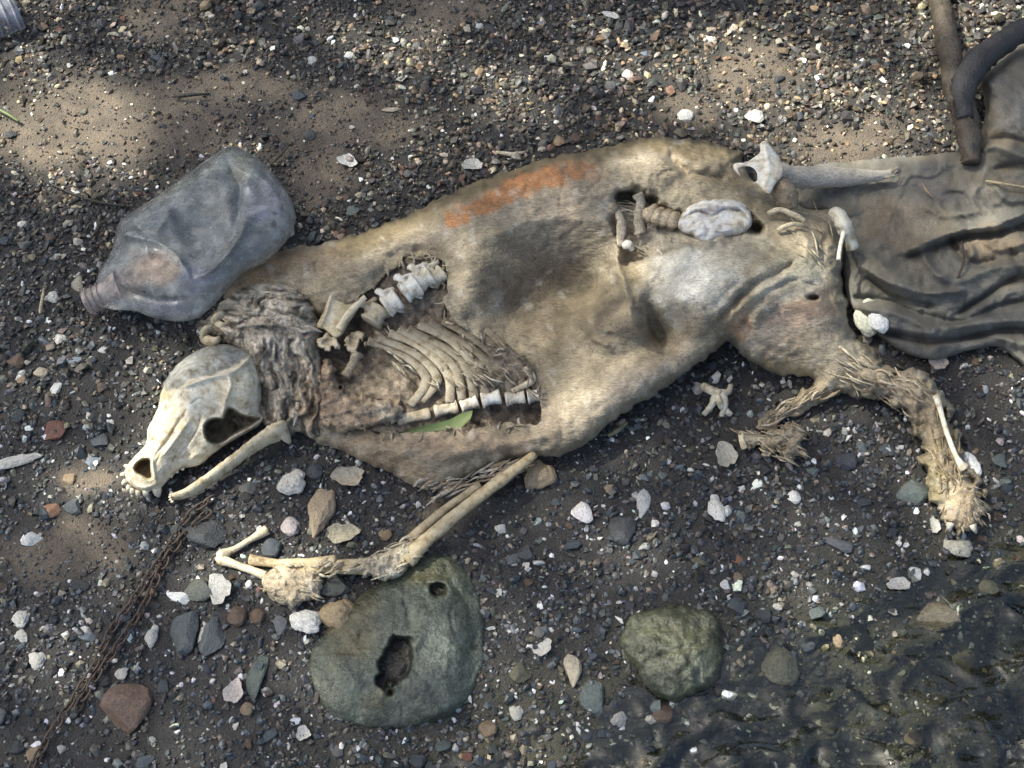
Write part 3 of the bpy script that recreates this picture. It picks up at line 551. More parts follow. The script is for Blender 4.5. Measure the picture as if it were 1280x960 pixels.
# -- dried tissue lining the open chest and pelvis
def lining(name, out, base, seed, amp=9, pts=None, colr=(.23,.188,.145)):
    o = crom(out, 4, True); rb = RBF(pts)
    def zf(px, py, d):
        w1 = fbm(px / 30, py / 30, 2, seed); z = rb(px, py)
        lim = hide_z(px, py, np.maximum(sdf(px, py, HIDE_OUT), 0)) - 7 + 60 * sstep(-3, 3, np.maximum(sdf(px, py, CHEST), sdf(px, py, PELV)))
        return np.maximum(np.minimum(lim, z + amp * (ridge(px / 26 + w1, py / 26 + w1, 4, seed + 2) - .65) + 2.5 * fbm(px / 6, py / 6, 3, seed + 5)), 2)
    def cf(px, py):
        c = paint(px, py, colr, [(440 + 60 * k, 470, 40, 30, 0, (.30,.25,.19), .5) for k in range(4)] if name == 'chest_lining' else [(830,300,40,30,0,(.42,.36,.28),.6)], 12, seed)
        m = np.clip(.5 + fbm(px / 8, py / 8, 4, seed + 9), 0, 1.2)[:, None]; return c * (.45 + .9 * m)
    return field(name, o, zf, M['tissue'], dog, 2.0, (), lambda z, d: 0 * z - 2, cf, seed=seed)
lining('chest_lining', [(384,400),(440,350),(500,312),(560,315),(600,390),(690,440),(700,530),(600,548),(480,556),(400,545),(388,480)], 10, 31, 10,
    [(400,420,16),(430,440,12),(450,480,14),(520,345,55),(545,330,58),(480,365,46),(555,370,54),(560,400,47),(500,400,38),(540,430,41),(500,450,34),(600,440,43),(650,480,35),(560,470,36),(610,480,37),(480,510,30),(430,515,32),(520,530,22),(620,520,12),(670,515,10),(690,530,14)])
# -- shrivelled gut and organ in the pelvic opening
org = crom([(846,282),(855,262),(872,252),(900,248),(922,252),(938,262),(940,278),(930,292),(905,298),(880,304),(866,296)], 4, True)
def org_z(px, py, d):
    f = bumps(px, py, [([(850,276),(872,264),(890,270),(905,262),(925,264),(936,272)], -4.5, 1.8), ([(870,300),(885,290),(905,292)], -2.5, 2.5), ([(860,290),(880,282),(910,284),(930,280)], 3, 5), ([(900,250),(912,260),(930,262)], -2, 2), ([(866,262),(884,260),(900,264)], 3, 3), ([(868,296),(890,290),(915,288)], 4, 4), ([(872,256),(900,256),(925,260)], 4, 4), ([(880,300),(886,288),(880,278)], -3, 3)])
    return 84 + 13 * prof(d / 10) + f + 1.8 * fbm(px / 15, py / 15, 3, 3)
field('dried_organ', org, org_z, M['bone'], dog, 1.3, (), lambda z, d: 82 - 20 * prof(d / 16), lambda px, py: paint(px, py, (.60,.60,.61), [(925,275,20,22,0,(.50,.46,.36),.6),(890,262,30,8,0,(.42,.38,.40),.6),(885,298,24,8,0,(.66,.68,.70),.7)], 8, 5), rag=3, ragf=.09)
for k, (x, y, r) in enumerate([(815,266,8),(824,270,9),(834,272,9),(843,275,8)]):
    mb = MB(); mb.tube([P(x - 5, y + 9, 76), P(x - 2, y + 1, 84), P(x + 3, y - 7, 78)], [.005, .0085, .005], 9, 4, rough=.25, seed=k, col=(.44,.36,.26)); mb.build('gut_coil', M['tissue'], dog)
mb = MB(); mb.tube([P(797,242,92), P(801,256,84), P(798,275,74), P(802,292,66)], [.0075,.006,.0065,.009], 8, 5, flat=.5, rough=.3, col=(.42,.37,.30)); mb.build('tendon', M['tissue'], dog)
mb = MB(); mb.tube([P(772,262,84), P(777,285,76), P(774,308,68)], [.003,.0062,.003], 9, 5, flat=.5, rough=.3, col=(.40,.35,.28)); mb.build('tendon', M['tissue'], dog)
mb = MB(); mb.tube([P(780,308,66), P(786,306,70), P(790,312,64)], [.004,.006,.003], 8, 4, rough=.2, col=(.56,.56,.54)); mb.build('bone_chip', M['bone'], dog)
mb = MB(); mb.tube([P(960,268,90), P(975,262,94), P(995,270,92), P(1005,276,88)], [.003,.0035,.0035,.003], 8, 5, rough=.25, col=(.5,.43,.32)); mb.build('tendon', M['tissue'], dog)
mb = MB(); mb.tube([P(972,288,94), P(990,280,97), P(1004,282,90)], [.0025,.003,.002], 8, 5, rough=.25, col=(.55,.48,.34)); mb.build('tendon', M['tissue'], dog)

# -- neck: stringy dried muscle
NR = RBF([(262,405,24),(300,380,40),(340,365,48),(380,380,52),(300,410,44),(340,420,50),(385,420,48),(360,470,50),(395,480,44),(365,520,36),(400,525,36),(345,500,40),(415,520,36)])
def neck_z(px, py, d):
    w1 = fbm(px / 24, py / 24, 3, 61) * 1.1
    z = 4 + (NR(px, py) - 4) * prof(d / 20)
    up = sstep(440, 400, py)                       # bands run across above, down the throat below
    r1 = ridge(px / 50 + w1, py / 12 + w1 * 1.6, 3, 62); r2 = ridge(px / 12 + w1 * 1.6, py / 50 + w1, 3, 65)
    return np.maximum(z + sstep(0, 10, d) * (19 * (r1 * up + r2 * (1 - up) - .62) + 1.8 * fbm(px / 6, py / 6, 3, 66)), 2)
def neck_c(px, py):
    c = paint(px, py, (.36,.315,.25), [(330,375,50,22,0,(.50,.44,.35),.7),(350,430,40,40,0,(.34,.315,.275),.7),(395,500,30,50,0,(.40,.29,.19),.7),(360,500,20,40,0,(.26,.225,.175),.6)], 12, 6)
    up = sstep(440, 400, py); w1 = fbm(px / 24, py / 24, 3, 61); m = np.clip(.5 + 1.3 * (fbm(px / 20 + w1, py / 5 + 2 * w1, 3, 68) * up + fbm(px / 5 + 2 * w1, py / 20 + w1, 3, 69) * (1 - up)), 0, 1.2)[:, None]; return c * (.30 + 1.3 * m) * np.array([1, 1.01, 1.03])
field('neck', NECK_OUT, neck_z, M['tissue'], dog, 1.5, (), lambda z, d: 0 * z - 1, neck_c, rag=3, ragf=.14, seed=6)
def strand(x, y, ang, L, z, r, col, bend=.3, seed=0, tilt=0):
    a = R(ang); dx, dy = math.cos(a) * L / 2, math.sin(a) * L / 2; nx, ny = -math.sin(a) * L * bend * .5, math.cos(a) * L * bend * .5
    return [P(x - dx, y - dy, z - 2 - tilt), P(x - dx * .3 + nx, y - dy * .3 + ny, z + 2), P(x + dx * .4 + nx * .6, y + dy * .4 + ny * .6, z + 2), P(x + dx, y + dy, z - 3 + tilt)]
def sinews(name, n, region, angf, zf, L, rad, cols, seed, parent):
    rg = np.random.default_rng(seed); mb = MB(); k = 0; o = np.array(region); x0, y0 = o.min(0); x1, y1 = o.max(0)
    while k < n:
        x, y = rg.uniform(x0, x1), rg.uniform(y0, y1)
        if sdf(np.array([x]), np.array([y]), region)[0] < (15 if name == 'sinew' else 0): continue
        r = rg.uniform(*rad); c = np.array(cols[rg.integers(0, len(cols))]) * rg.uniform(.75, 1.2)
        pts = strand(x, y, angf(x, y) + rg.normal(0, 11), rg.uniform(*L), zf(x, y) + rg.uniform(-2.5, 2), r, None, rg.normal(0, .22), k)
        mb.tube(pts, [r * .5, r, r * .9, r * .3], 6, 3, rough=.3, col=c, seed=k, flat=.7); k += 1
    o = mb.build(name, M['tissue'], parent); tag(o, kind='stuff'); return o
nz = lambda x, y: float(neck_z(np.array([x]), np.array([y]), np.array([12.0]))[0]) + 1
sinews('sinew', 46, NECK_OUT, lambda x, y: (-10 if y < 400 else 20 if y < 440 else 78), lambda x, y: nz(x, y) - 4, (22, 44), (.0012, .0028), [(.40,.34,.26),(.30,.25,.19),(.22,.18,.13),(.46,.42,.35)], 4, dog)
sinews('sinew', 60, crom([(450,400),(500,395),(560,400),(650,460),(660,490),(560,500),(500,490)], 3, True), lambda x, y: 40, lambda x, y: 44, (10, 30), (.0006, .0016), [(.34,.295,.225),(.25,.21,.155),(.44,.40,.33)], 15, dog)
sinews('sinew', 24, crom([(404,470),(430,490),(500,500),(510,525),(440,530),(412,512)], 3, True), lambda x, y: 10, lambda x, y: 38, (16, 40), (.001, .003), [(.38,.30,.215),(.27,.215,.15),(.44,.38,.3)], 16, dog)
hz = lambda x, y: float(hide_z(np.array([x]), np.array([y]), np.maximum(sdf(np.array([x]), np.array([y]), HIDE_OUT), 3.0))[0])
sinews('leg_sinew', 46, crom([(1050,440),(1085,450),(1140,472),(1170,500),(1150,520),(1100,500),(1055,485)], 3, True), lambda x, y: 35, hz, (20, 48), (.0007, .0017), [(.36,.30,.22),(.26,.21,.15),(.46,.40,.31)], 9, dog)
sinews('leg_sinew', 30, crom([(1030,480),(1045,490),(1000,518),(960,536),(952,530),(990,500)], 3, True), lambda x, y: -30, hz, (16, 40), (.0008, .0018), [(.36,.30,.22),(.26,.21,.15),(.46,.40,.31)], 10, dog)
sinews('paw_fur', 80, crom([(1172,595),(1205,588),(1230,615),(1236,645),(1215,665),(1188,660),(1172,635)], 3, True), lambda x, y: math.degrees(math.atan2(y - 600, x - 1195)), lambda x, y: hz(x, y) - 1.5, (9, 20), (.0005, .0014), [(.48,.40,.28),(.34,.27,.18),(.58,.50,.38)], 12, dog)
sinews('leg_sinew', 34, crom([(1150,530),(1180,520),(1205,590),(1172,600)], 3, True), lambda x, y: 68, hz, (16, 40), (.0006, .0014), [(.30,.24,.16),(.22,.18,.11),(.40,.33,.23)], 13, dog)
sinews('flank_sinew', 60, crom([(520,596),(560,590),(640,572),(662,580),(600,604),(545,622)], 3, True), lambda x, y: -22, lambda x, y: 20, (18, 44), (.0008, .002), [(.36,.30,.22),(.30,.25,.2),(.45,.41,.35)], 14, dog)

# -- curled ear gristle
for (x, y, r, z) in [(265,419,10,22), (277,402,8,30)]:
    mb = MB(); mb.tube([P(x + r * math.cos(t) * 1.1, y + r * math.sin(t) * .8, z + 4 * math.sin(t * 2)) for t in np.linspace(.4, 5.9, 9)], [.0022,.0042,.0050,.0046,.0040,.0044,.0050,.004,.002], 9, 4, flat=1.5, rough=.15, col=(.44,.39,.30)); mb.build('ear_gristle', M['bone'], dog)

# ---------------------------------------------------------------- skull
z1 = lambda a, b, h: (140 + a / 3.096, 330 + b / 3.096, h)
SR = RBF([z1(430,370,64), z1(340,380,60), z1(500,370,62), z1(450,430,72), z1(540,360,60), z1(500,480,68), z1(550,520,54), z1(330,480,74), z1(280,500,72), z1(390,470,72), z1(250,440,60), z1(220,530,52), z1(250,580,66), z1(330,560,66), z1(190,650,58), z1(230,660,60), z1(280,670,54),
    z1(320,700,44), z1(150,720,52), z1(180,760,48), z1(250,760,38), z1(110,790,42), z1(90,840,34), z1(150,840,38), z1(350,730,36), z1(420,690,38), z1(500,645,38), z1(560,610,36), z1(400,580,58), z1(160,640,44), z1(440,520,66)])
ORB = crom(SKZ([(356,642),(364,614),(396,598),(428,600),(456,604),(480,624),(470,650),(440,680),(400,696),(368,680)]), 4, True)
NAR = crom(SKZ([(84,788),(100,766),(124,754),(146,758),(150,796),(156,826),(138,832),(112,816),(94,806)]), 4, True)
FOS = crom(SKZ([(450,556),(500,582),(545,592),(576,597),(540,622),(490,650),(440,672),(415,650),(428,606)]), 4, True)
def orb_sd(px, py): return np.maximum(sdf(px, py, ORB), sdf(px, py, FOS))
TISS = crom(SKZ([(205,490),(212,405),(275,345),(345,308),(420,290),(500,296),(540,338),(505,372),(450,408),(360,434),(300,450),(255,478)]), 4, True)
def skull_z(px, py, d):
    H = SR(px, py); z = 16 + (H - 16) * prof(d / 19)
    L = lambda q, a, w_: (SKZ(q), a, w_)
    z = z + bumps(px, py, [L([(545,345),(500,395),(450,425),(380,440),(270,478)], 8, 3.4), L([(450,428),(460,470),(440,530),(430,590)], 5, 4), L([(262,485),(300,540),(330,560)], 2, 5), L([(270,500),(240,570),(170,680),(115,755)], -4.5, 2.6), L([(270,590),(215,680),(165,745)], -3.5, 2.4), L([(300,600),(260,660),(200,740)], 2.5, 4),
        L([(186,520),(215,490),(240,520),(210,560),(190,548)], -4, 4), L([(575,400),(582,470),(578,540)], 4, 3), L([(365,600),(352,640),(372,690),(420,705)], 4.5, 3), L([(430,600),(400,600),(370,615)], 4, 3), L([(300,760),(330,740),(380,725)], 2.5, 4), L([(230,760),(280,750)], -2.5, 3), L([(300,735),(306,742)], -4, 2),
        L([(560,625),(500,655),(440,690)], 5, 3.2), L([(70,800),(80,850),(130,866),(180,845)], 3, 3), L([(156,750),(160,800),(175,840)], 3.5, 2.6), L([(470,450),(520,520),(540,565)], 2, 7), L([(300,545),(345,520),(400,545),(430,570)], -1.6, 1.1), L([(290,560),(250,640),(205,705),(170,770)], -1.8, 1.0), L([(345,585),(330,640),(300,690),(255,745)], -1.5, 1.0), L([(430,440),(470,455),(520,450),(570,470)], -1.4, 1.0), L([(210,600),(190,660),(150,715)], 2, 2.5)])
    tis = sstep(-2, 2, sdf(px, py, TISS)); z = z + tis * (-1.5 + 4.2 * (ridge(px / 16 + fbm(px / 20, py / 20, 2, 8), py / 7, 3, 12) - .5))
    z = z - (z - 7) * sstep(-1.8, 1.8, sdf(px, py, ORB)) - np.maximum(z - 17 - 6 * fbm(px / 5, py / 5, 3, 31), 0) * sstep(-2, 2, sdf(px, py, FOS)) * (1 - sstep(-1.8, 1.8, sdf(px, py, ORB))) - (z - 8) * sstep(-1.6, 1.8, sdf(px, py, NAR)) * .95
    return z + 0.5 * fbm(px / 9, py / 9, 3, 19)
def skull_c(px, py):
    c = paint(px, py, (.66,.61,.51), [(242,490,30,20,-40,(.78,.74,.65),.9),(300,475,26,34,0,(.74,.68,.54),.85),(212,545,44,14,-55,(.50,.42,.29),.6),(240,560,30,20,-30,(.68,.62,.50),.7),(180,595,24,14,0,(.50,.43,.31),.6),(205,490,14,18,0,(.34,.28,.19),.8),(300,505,16,10,0,(.46,.37,.22),.5),(190,550,16,26,30,(.52,.48,.40),.6)], 8, 8)
    t = sstep(-2, 2, sdf(px, py, TISS) + 2 * fbm(px / 6, py / 6, 3, 4))[:, None]; g = (.24 + .14 * fbm(px / 8, py / 8, 3, 22))[:, None] * np.array([.96, .99, 1.0])
    c = c * (1 - t) + g * t
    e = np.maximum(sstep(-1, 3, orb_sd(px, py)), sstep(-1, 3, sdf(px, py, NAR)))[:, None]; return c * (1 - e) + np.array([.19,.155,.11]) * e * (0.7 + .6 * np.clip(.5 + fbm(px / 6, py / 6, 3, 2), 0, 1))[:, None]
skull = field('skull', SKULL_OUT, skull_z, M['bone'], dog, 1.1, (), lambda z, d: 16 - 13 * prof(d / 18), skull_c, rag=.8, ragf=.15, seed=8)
def tooth(x, y, z, dx, dy, L, r, parent):
    mb = MB(); b = P(x, y, z); t = P(x + dx, y + dy, z - L * .6); mid = b.lerp(t, .5) + Vector((0, 0, .001))
    mb.tube([b + (b - t) * .2, mid, t], [r, r * .95, r * .3], 8, 4, flat=.8); mb.build('tooth', M['tooth'], parent)
for (a, b_, dx, dy, L, r) in [(50,790,-4,-1,8,.0026),(36,820,-4,1,8,.0030),(40,848,-3,4,9,.0030),(56,868,-2,5,9,.0030),(76,880,-1,6,10,.0030),(98,888,0,6,10,.0031),(128,886,0,6,12,.0040),(170,876,3,9,20,.0058),(226,824,1,3,5,.0022),(248,808,1,2,5,.0024),(270,797,1,2,5,.0026)]:
    x, y, _ = z1(a, b_, 0); tooth(x + (3 if a < 60 else 1), y - 2, 22, dx * .95, dy * 1.1, L, r * .92, skull)
# lower jaw
jaw = MB(); J = [z1(234,902,12), z1(285,888,14), z1(345,852,16), z1(405,810,18), z1(465,765,20), z1(525,720,24), z1(585,678,28), z1(635,650,30), z1(672,628,28)]
jaw.tube([P(*q) for q in J], [.0026,.0042,.0048,.0050,.0052,.0054,.0062,.0078,.005], 10, 6, flat=1.9, rough=.10, col=(.60,.53,.40)); jaw = jaw.build('mandible', M['bone'], dog)
mb = MB(); mb.tube([P(*z1(640,630,34)), P(*z1(668,660,26)), P(*z1(690,690,16))], [.006,.008,.003], 9, 4, flat=.6, rough=.2, col=(.55,.49,.38)); mb.build('jaw_joint', M['bone'], jaw)
for k, (a, b_) in enumerate([(232,884),(229,893),(228,902),(230,912),(236,920)]):
    x, y, _ = z1(a, b_, 0); tooth(x, y, 16, -3, 0.5, 4, .0015, jaw)

# ---------------------------------------------------------------- chest bones
ZB = lambda L, z: [(380 + a / 3.69, 300 + b / 3.69, h) for (a, b), h in zip(L, z)]
rg = np.random.default_rng(6)
def lp(a, b, t): return (a[0] + (b[0] - a[0]) * t + rg.normal(0, 1.6), a[1] + (b[1] - a[1]) * t + rg.normal(0, 1.3))
for k in range(10):
    t = k / 9.0; q = [lp((458,424),(580,392),t), lp((488,434),(612,416),t), lp((516,452),(640,438),t), lp((532,476),(660,458),t), lp((512,506),(664,486),t) if k < 2 else lp((534,504),(668,490),t)]
    zz = [51 - 2 * t, 47, 44 - t, 40, 33]
    c = (np.array((.38,.34,.275)) * (1 - t) + np.array((.22,.185,.14)) * t) * rg.uniform(.75, 1.15)
    mb = MB(); mb.tube([P(a, b_, h + rg.normal(0, 1)) for (a, b_), h in zip(q, zz)], [.0062, .0052, .0054, .0058, .0050], 12, 8, flat=.45, rough=.10, seed=k, col=c); mb.build('rib', M['bone'], dog)
mb = MB(); mb.tube([P(*p) for p in ZB([(1018,592),(1052,622),(1048,652),(960,698)], [44, 46, 44, 36])], [.0032,.0034,.0036,.003], 8, 5, rough=.12, col=(.60,.54,.43)); mb.build('rib', M['bone'], dog)
mb = MB(); mb.tube([P(*p) for p in ZB([(640,600),(690,640),(700,690)], [42, 38, 32])], [.003,.0035,.003], 8, 5, rough=.15, col=(.45,.38,.28)); mb.build('rib', M['bone'], dog)
def spool(c0, c1, r, seed, parent, name, col, waist=.78, flat=.8, proc=()):
    mb = MB(); a, b_ = Vector(c0), Vector(c1)
    mb.tube([a, a.lerp(b_, .08), a.lerp(b_, .3), a.lerp(b_, .5), a.lerp(b_, .7), a.lerp(b_, .92), b_], [r * .85, r, r * (waist + .08), r * waist, r * (waist + .08), r, r * .85], 12, 3, flat=flat, rough=.12, seed=seed, col=col)
    for pts, rad in proc: mb.tube(pts, rad, 7, 4, rough=.15, seed=seed + 3, col=col, flat=.7)
    return mb.build(name, M['bone'], parent)
VERT = [((310,378),(352,318),46,(.44,.39,.30)),((378,310),(432,272),58,(.66,.64,.60)),((462,246),(520,205),64,(.70,.69,.66)),((528,196),(580,160),66,(.64,.62,.57)),((590,190),(640,150),62,(.50,.47,.40))]
for k, (a, b_, h, col) in enumerate(VERT):
    a, b_ = [(p[0] + sg * (b_[0] - a[0]) * .08, p[1] + sg * (b_[1] - a[1]) * .08) for p, sg in ((a, -1), (b_, 1))]; q = ZB([a, b_], [h, h + 4]); (ax, ay, az), (bx, by, bz) = q; mx, my = (ax + bx) / 2, (ay + by) / 2
    pr = [([P(mx, my, h + 4), P(mx - 9, my - 10, h + 7), P(mx - 17, my - 15, h + 2)], [.005, .0045, .0055]), ([P(mx, my, h + 2), P(mx + 8, my + 8, h - 4), P(mx + 14, my + 10, h - 10)], [.004, .0035, .003]), ([P(ax - 3, ay - 8, h + 2), P(mx - 10, my - 12, h + 6), P(bx - 6, by - 12, h + 4)], [.003, .004, .003])]
    spool(P(ax, ay, az), P(bx, by, bz), [.0140,.0138,.0142,.0132,.0110][k], k, dog, 'vertebra', col, .82, .8, pr)
STERN = [((428,832),(582,800),26,.0078),((600,792),(708,768),28,.0086),((722,768),(800,742),30,.0094),((818,742),(906,722),31,.0098),((928,736),(1018,722),32,.0088),((1030,724),(1098,712),34,.0092)]
for k, (a, b_, h, r) in enumerate(STERN):
    (ax, ay, az), (bx, by, bz) = ZB([a, b_], [h, h + 1]); spool(P(ax, ay, az), P(bx, by, bz), r, 20 + k, dog, 'sternebra', [(.56,.50,.40),(.62,.56,.47),(.70,.66,.60),(.74,.72,.69),(.66,.62,.55),(.76,.74,.70)][k], .74, .8)
# shoulder blade and its neighbour
sc_o = crom([(416,360),(424,368),(440,372),(452,376),(446,390),(436,404),(428,418),(418,422),(406,412),(396,408),(404,390)], 4, True)
field('shoulder_blade', sc_o, lambda px, py, d: 46 + (py < 0) + 12 * sstep(440, 400, px) * 0 + 3 * prof(d / 6) + (372 - py) * .10 + bumps(px, py, [([(416,362),(408,390),(400,408)], 4, 3)]), M['bone'], dog, 1.2, (), lambda z, d: z - 3.5, lambda px, py: paint(px, py, (.55,.48,.34), [(412,385,8,26,15,(.68,.62,.50),.8),(435,380,14,12,0,(.40,.33,.21),.6)], 5, 3))
mb = MB(); mb.tube([P(457,371,64), P(446,381,60), P(432,397,54), P(424,412,48)], [.0032,.0042,.0040,.0048], 9, 5, rough=.08, flat=.8, col=(.66,.59,.45)); mb.build('shoulder_blade_spine', M['bone'], dog)
for (x, y, rx, ry, z, c) in [(411,428,15,9,40,(.50,.44,.34)), (442,426,13,13,36,(.44,.38,.29))]:
    o = crom([(x + rx * math.cos(t), y + ry * math.sin(t)) for t in np.linspace(0, 6.283, 12, endpoint=False)], 3, True)
    field('joint_socket', o, lambda px, py, d, x=x, y=y, rx=rx, ry=ry, z=z: z + 6 * prof(d / 4) - 5 * np.exp(-(np.hypot((px - x) / rx, (py - y) / ry) / .55) ** 3) + 3 * fbm(px / 7, py / 7, 3, int(x)), M['bone'], dog, 1.0, (), lambda zz, d, z=z: z - 12 * prof(d / 8), lambda px, py, c=c: paint(px, py, c, [], 3, 3), rag=7, ragf=.12, seed=int(x))
mb = MB(); mb.tube([P(448,440,36), P(440,455,28), P(432,470,20)], [.007,.005,.006], 9, 4, rough=.2, col=(.42,.36,.27)); mb.build('tendon', M['tissue'], dog)
ct = crom([(396,460),(412,446),(424,470),(432,490),(462,496),(500,500),(508,516),(492,530),(450,540),(416,540),(396,524),(390,490)], 4, True)
field('chest_tissue', ct, lambda px, py, d: 8 + 36 * prof(d / 12) + sstep(0, 8, d) * (11 * (ridge(px / 46 + fbm(px / 30, py / 30, 2, 5), py / 12 + px / 40, 4, 71) - .6) + 2 * fbm(px / 6, py / 6, 3, 72)), M['tissue'], dog, 1.5, (), lambda z, d: 0 * z, lambda px, py: paint(px, py, (.36,.275,.20), [(410,490,14,40,0,(.42,.31,.215),.7),(480,515,30,14,0,(.40,.36,.29),.7),(445,510,20,12,0,(.24,.185,.135),.6)], 10, 7) * (.6 + .7 * np.clip(.5 + fbm(px / 8, py / 8, 4, 73), 0, 1))[:, None], rag=6, ragf=.13, seed=7)
for q0, z0_ in (([(424,384),(446,372),(470,356),(490,336),(515,322),(545,322),(560,340),(556,378)], 62), ([(556,378),(572,402),(600,424),(632,440),(654,452),(668,474),(676,500)], 50), ([(660,532),(610,534),(560,540),(500,544),(450,534)], 38)):
    band = [(x + 5, y - 5) for x, y in q0] + [(x - 6, y + 7) for x, y in q0[::-1]]
    sinews('torn_edge', 26, band, lambda x, y: 50 + 60 * math.sin(x), lambda x, y, z0_=z0_: z0_, (9, 26), (.0007, .0020), [(.36,.31,.235),(.26,.215,.155),(.45,.40,.32)], int(z0_), dog)
hip_t = crom([(985,262),(1010,258),(1045,270),(1052,300),(1046,335),(1015,332),(985,318),(968,296)], 3, True)
sinews('hip_sinew', 26, hip_t, lambda x, y: 20 + (x - 985) * .9, lambda x, y: hz(x, y) - 1.5, (14, 34), (.0006, .0016), [(.36,.31,.235),(.26,.22,.16),(.42,.38,.30)], 18, dog)
sinews('pelvis_sinew', 30, crom([(775,250),(830,262),(860,290),(840,315),(795,322),(775,300)], 3, True), lambda x, y: 10 + .8 * (x - 770), lambda x, y: hz(x, y) - .5, (12, 30), (.0007, .0016), [(.50,.46,.38),(.38,.33,.25)], 19, dog)
sinews('wrist_sinew', 44, crom([(512,672),(530,668),(520,700),(490,722),(450,718),(400,716),(400,700),(460,698)], 3, True), lambda x, y: -28, lambda x, y: 22, (14, 34), (.0007, .0019), [(.52,.45,.33),(.38,.32,.23),(.6,.54,.42)], 22, dog)
sinews('paw_sinew', 26, crom([(330,716),(360,704),(402,712),(400,748),(366,758),(330,744)], 3, True), lambda x, y: 20, lambda x, y: 20, (12, 30), (.0008, .002), [(.54,.46,.34),(.40,.33,.24)], 23, dog)
# ---------------------------------------------------------------- hip bone, tail, thigh bones
hip_o = crom([(950,180),(957,176),(963,182),(971,192),(978,206),(977,220),(968,232),(962,242),(954,238),(947,231),(936,227),(925,220),(917,211),(919,204),(932,203),(942,197),(950,190)], 4, True)
hip_h = crom([(922,212),(930,208),(940,209),(946,216),(946,226),(938,228),(928,222)], 3, True)
field('hip_bone', hip_o, lambda px, py, d: 106 + 5 * prof(d / 8) + 6 * np.exp(-(np.hypot(px - 958, py - 184) / 12) ** 2) + bumps(px, py, [([(958,190),(962,214),(956,234)], 3, 5)]), M['bone'], dog, 1.1, [hip_h], lambda z, d: 102 - 5 * prof(d / 8), lambda px, py: paint(px, py, (.80,.77,.70), [(972,215,6,20,0,(.55,.46,.33),.6)], 5, 4))
mb = MB(); mb.tube([P(965,238,84), P(978,236,92), P(984,248,90), P(990,262,84)], [.007,.014,.013,.008], 11, 5, rough=.2, col=(.26,.21,.155)); mb.build('tail_root', M['tissue'], dog)
tail = MB(); tail.tube([P(974,214,76), P(990,221,64), P(1020,222,52), P(1060,221,44), P(1095,220,40), P(1112,217,38)], [.011,.0128,.0130,.0112,.0068,.0045], 14, 8, rough=.10, col=(.47,.42,.36)); tail = tail.build('tail', M['hide'], dog)
mb = MB()
for k in range(16): mb.tube([P(1098 + k % 3, 217 + k % 5, 40), P(1110, 213 + (k * 7) % 10, 41), P(1118 + (k * 5) % 8, 208 + (k * 5) % 15, 38)], [.0012,.001,.0004], 5, 3, col=(.44,.39,.30))
tag(mb.build('tail_tuft', M['tissue'], tail), kind='stuff')
mb = MB(); mb.tube([P(1040,264,84), P(1050,272,86), P(1056,284,80), P(1062,296,70), P(1066,310,58)], [.006,.009,.0095,.007,.0075], 11, 5, rough=.18, col=(.60,.57,.50)); mb.build('thigh_bone', M['bone'], dog)
mb = MB(); mb.tube([P(1056,284,80), P(1051,305,80), P(1048,325,76)], [.0028,.0024,.0026], 8, 5, rough=.12, col=(.66,.62,.54)); mb.build('bone_splinter', M['bone'], dog)
mb = MB(); mb.tube([P(1170,496,40), P(1176,515,42), P(1185,545,42), P(1196,572,40), P(1206,586,36)], [.004,.0030,.0028,.0030,.0060], 10, 5, rough=.08, col=(.74,.70,.60)); mb.build('shin_bone', M['bone'], dog)
for (x, y, dx, dy) in [(1188,654,-2,10),(1216,656,4,10)]:
    mb = MB(); mb.tube([P(x, y, 22), P(x + dx * .5, y + dy * .5, 20), P(x + dx, y + dy, 9)], [.0042,.0036,.0010], 9, 4, flat=.8, col=(.72,.69,.62)); mb.build('claw', M['bone'], dog)
# far hind paw
fp = crom([(924,543),(936,540),(955,542),(975,534),(990,528),(1004,534),(1008,548),(1000,556),(1012,572),(994,570),(984,578),(970,566),(955,572),(948,558),(932,560)], 4, True)
field('hind_paw', fp, lambda px, py, d: 5 + 13 * prof(d / 9) + sstep(0, 6, d) * (9 * (ridge(px / 18 + py / 30, py / 10, 3, 44) - .6) + 3 * fbm(px / 5, py / 5, 3, 47)), M['tissue'], dog, 1.4, (), lambda z, d: 0 * z, lambda px, py: paint(px, py, (.33,.275,.20), [(940,550,16,10,0,(.46,.39,.28),.7),(985,545,20,12,0,(.42,.36,.28),.6),(970,560,20,8,0,(.20,.16,.11),.6)], 8, 5), rag=6, ragf=.16)
sinews('paw_fur', 36, fp, lambda x, y: 30, lambda x, y: 16, (12, 30), (.0007, .0018), [(.40,.34,.25),(.28,.23,.16),(.5,.43,.32)], 17, dog)
mb = MB(); mb.tube([P(927,541,12), P(928,550,14), P(931,560,9)], [.0035,.0045,.004], 9, 4, rough=.15, col=(.66,.58,.44)); mb.build('claw', M['bone'], dog)
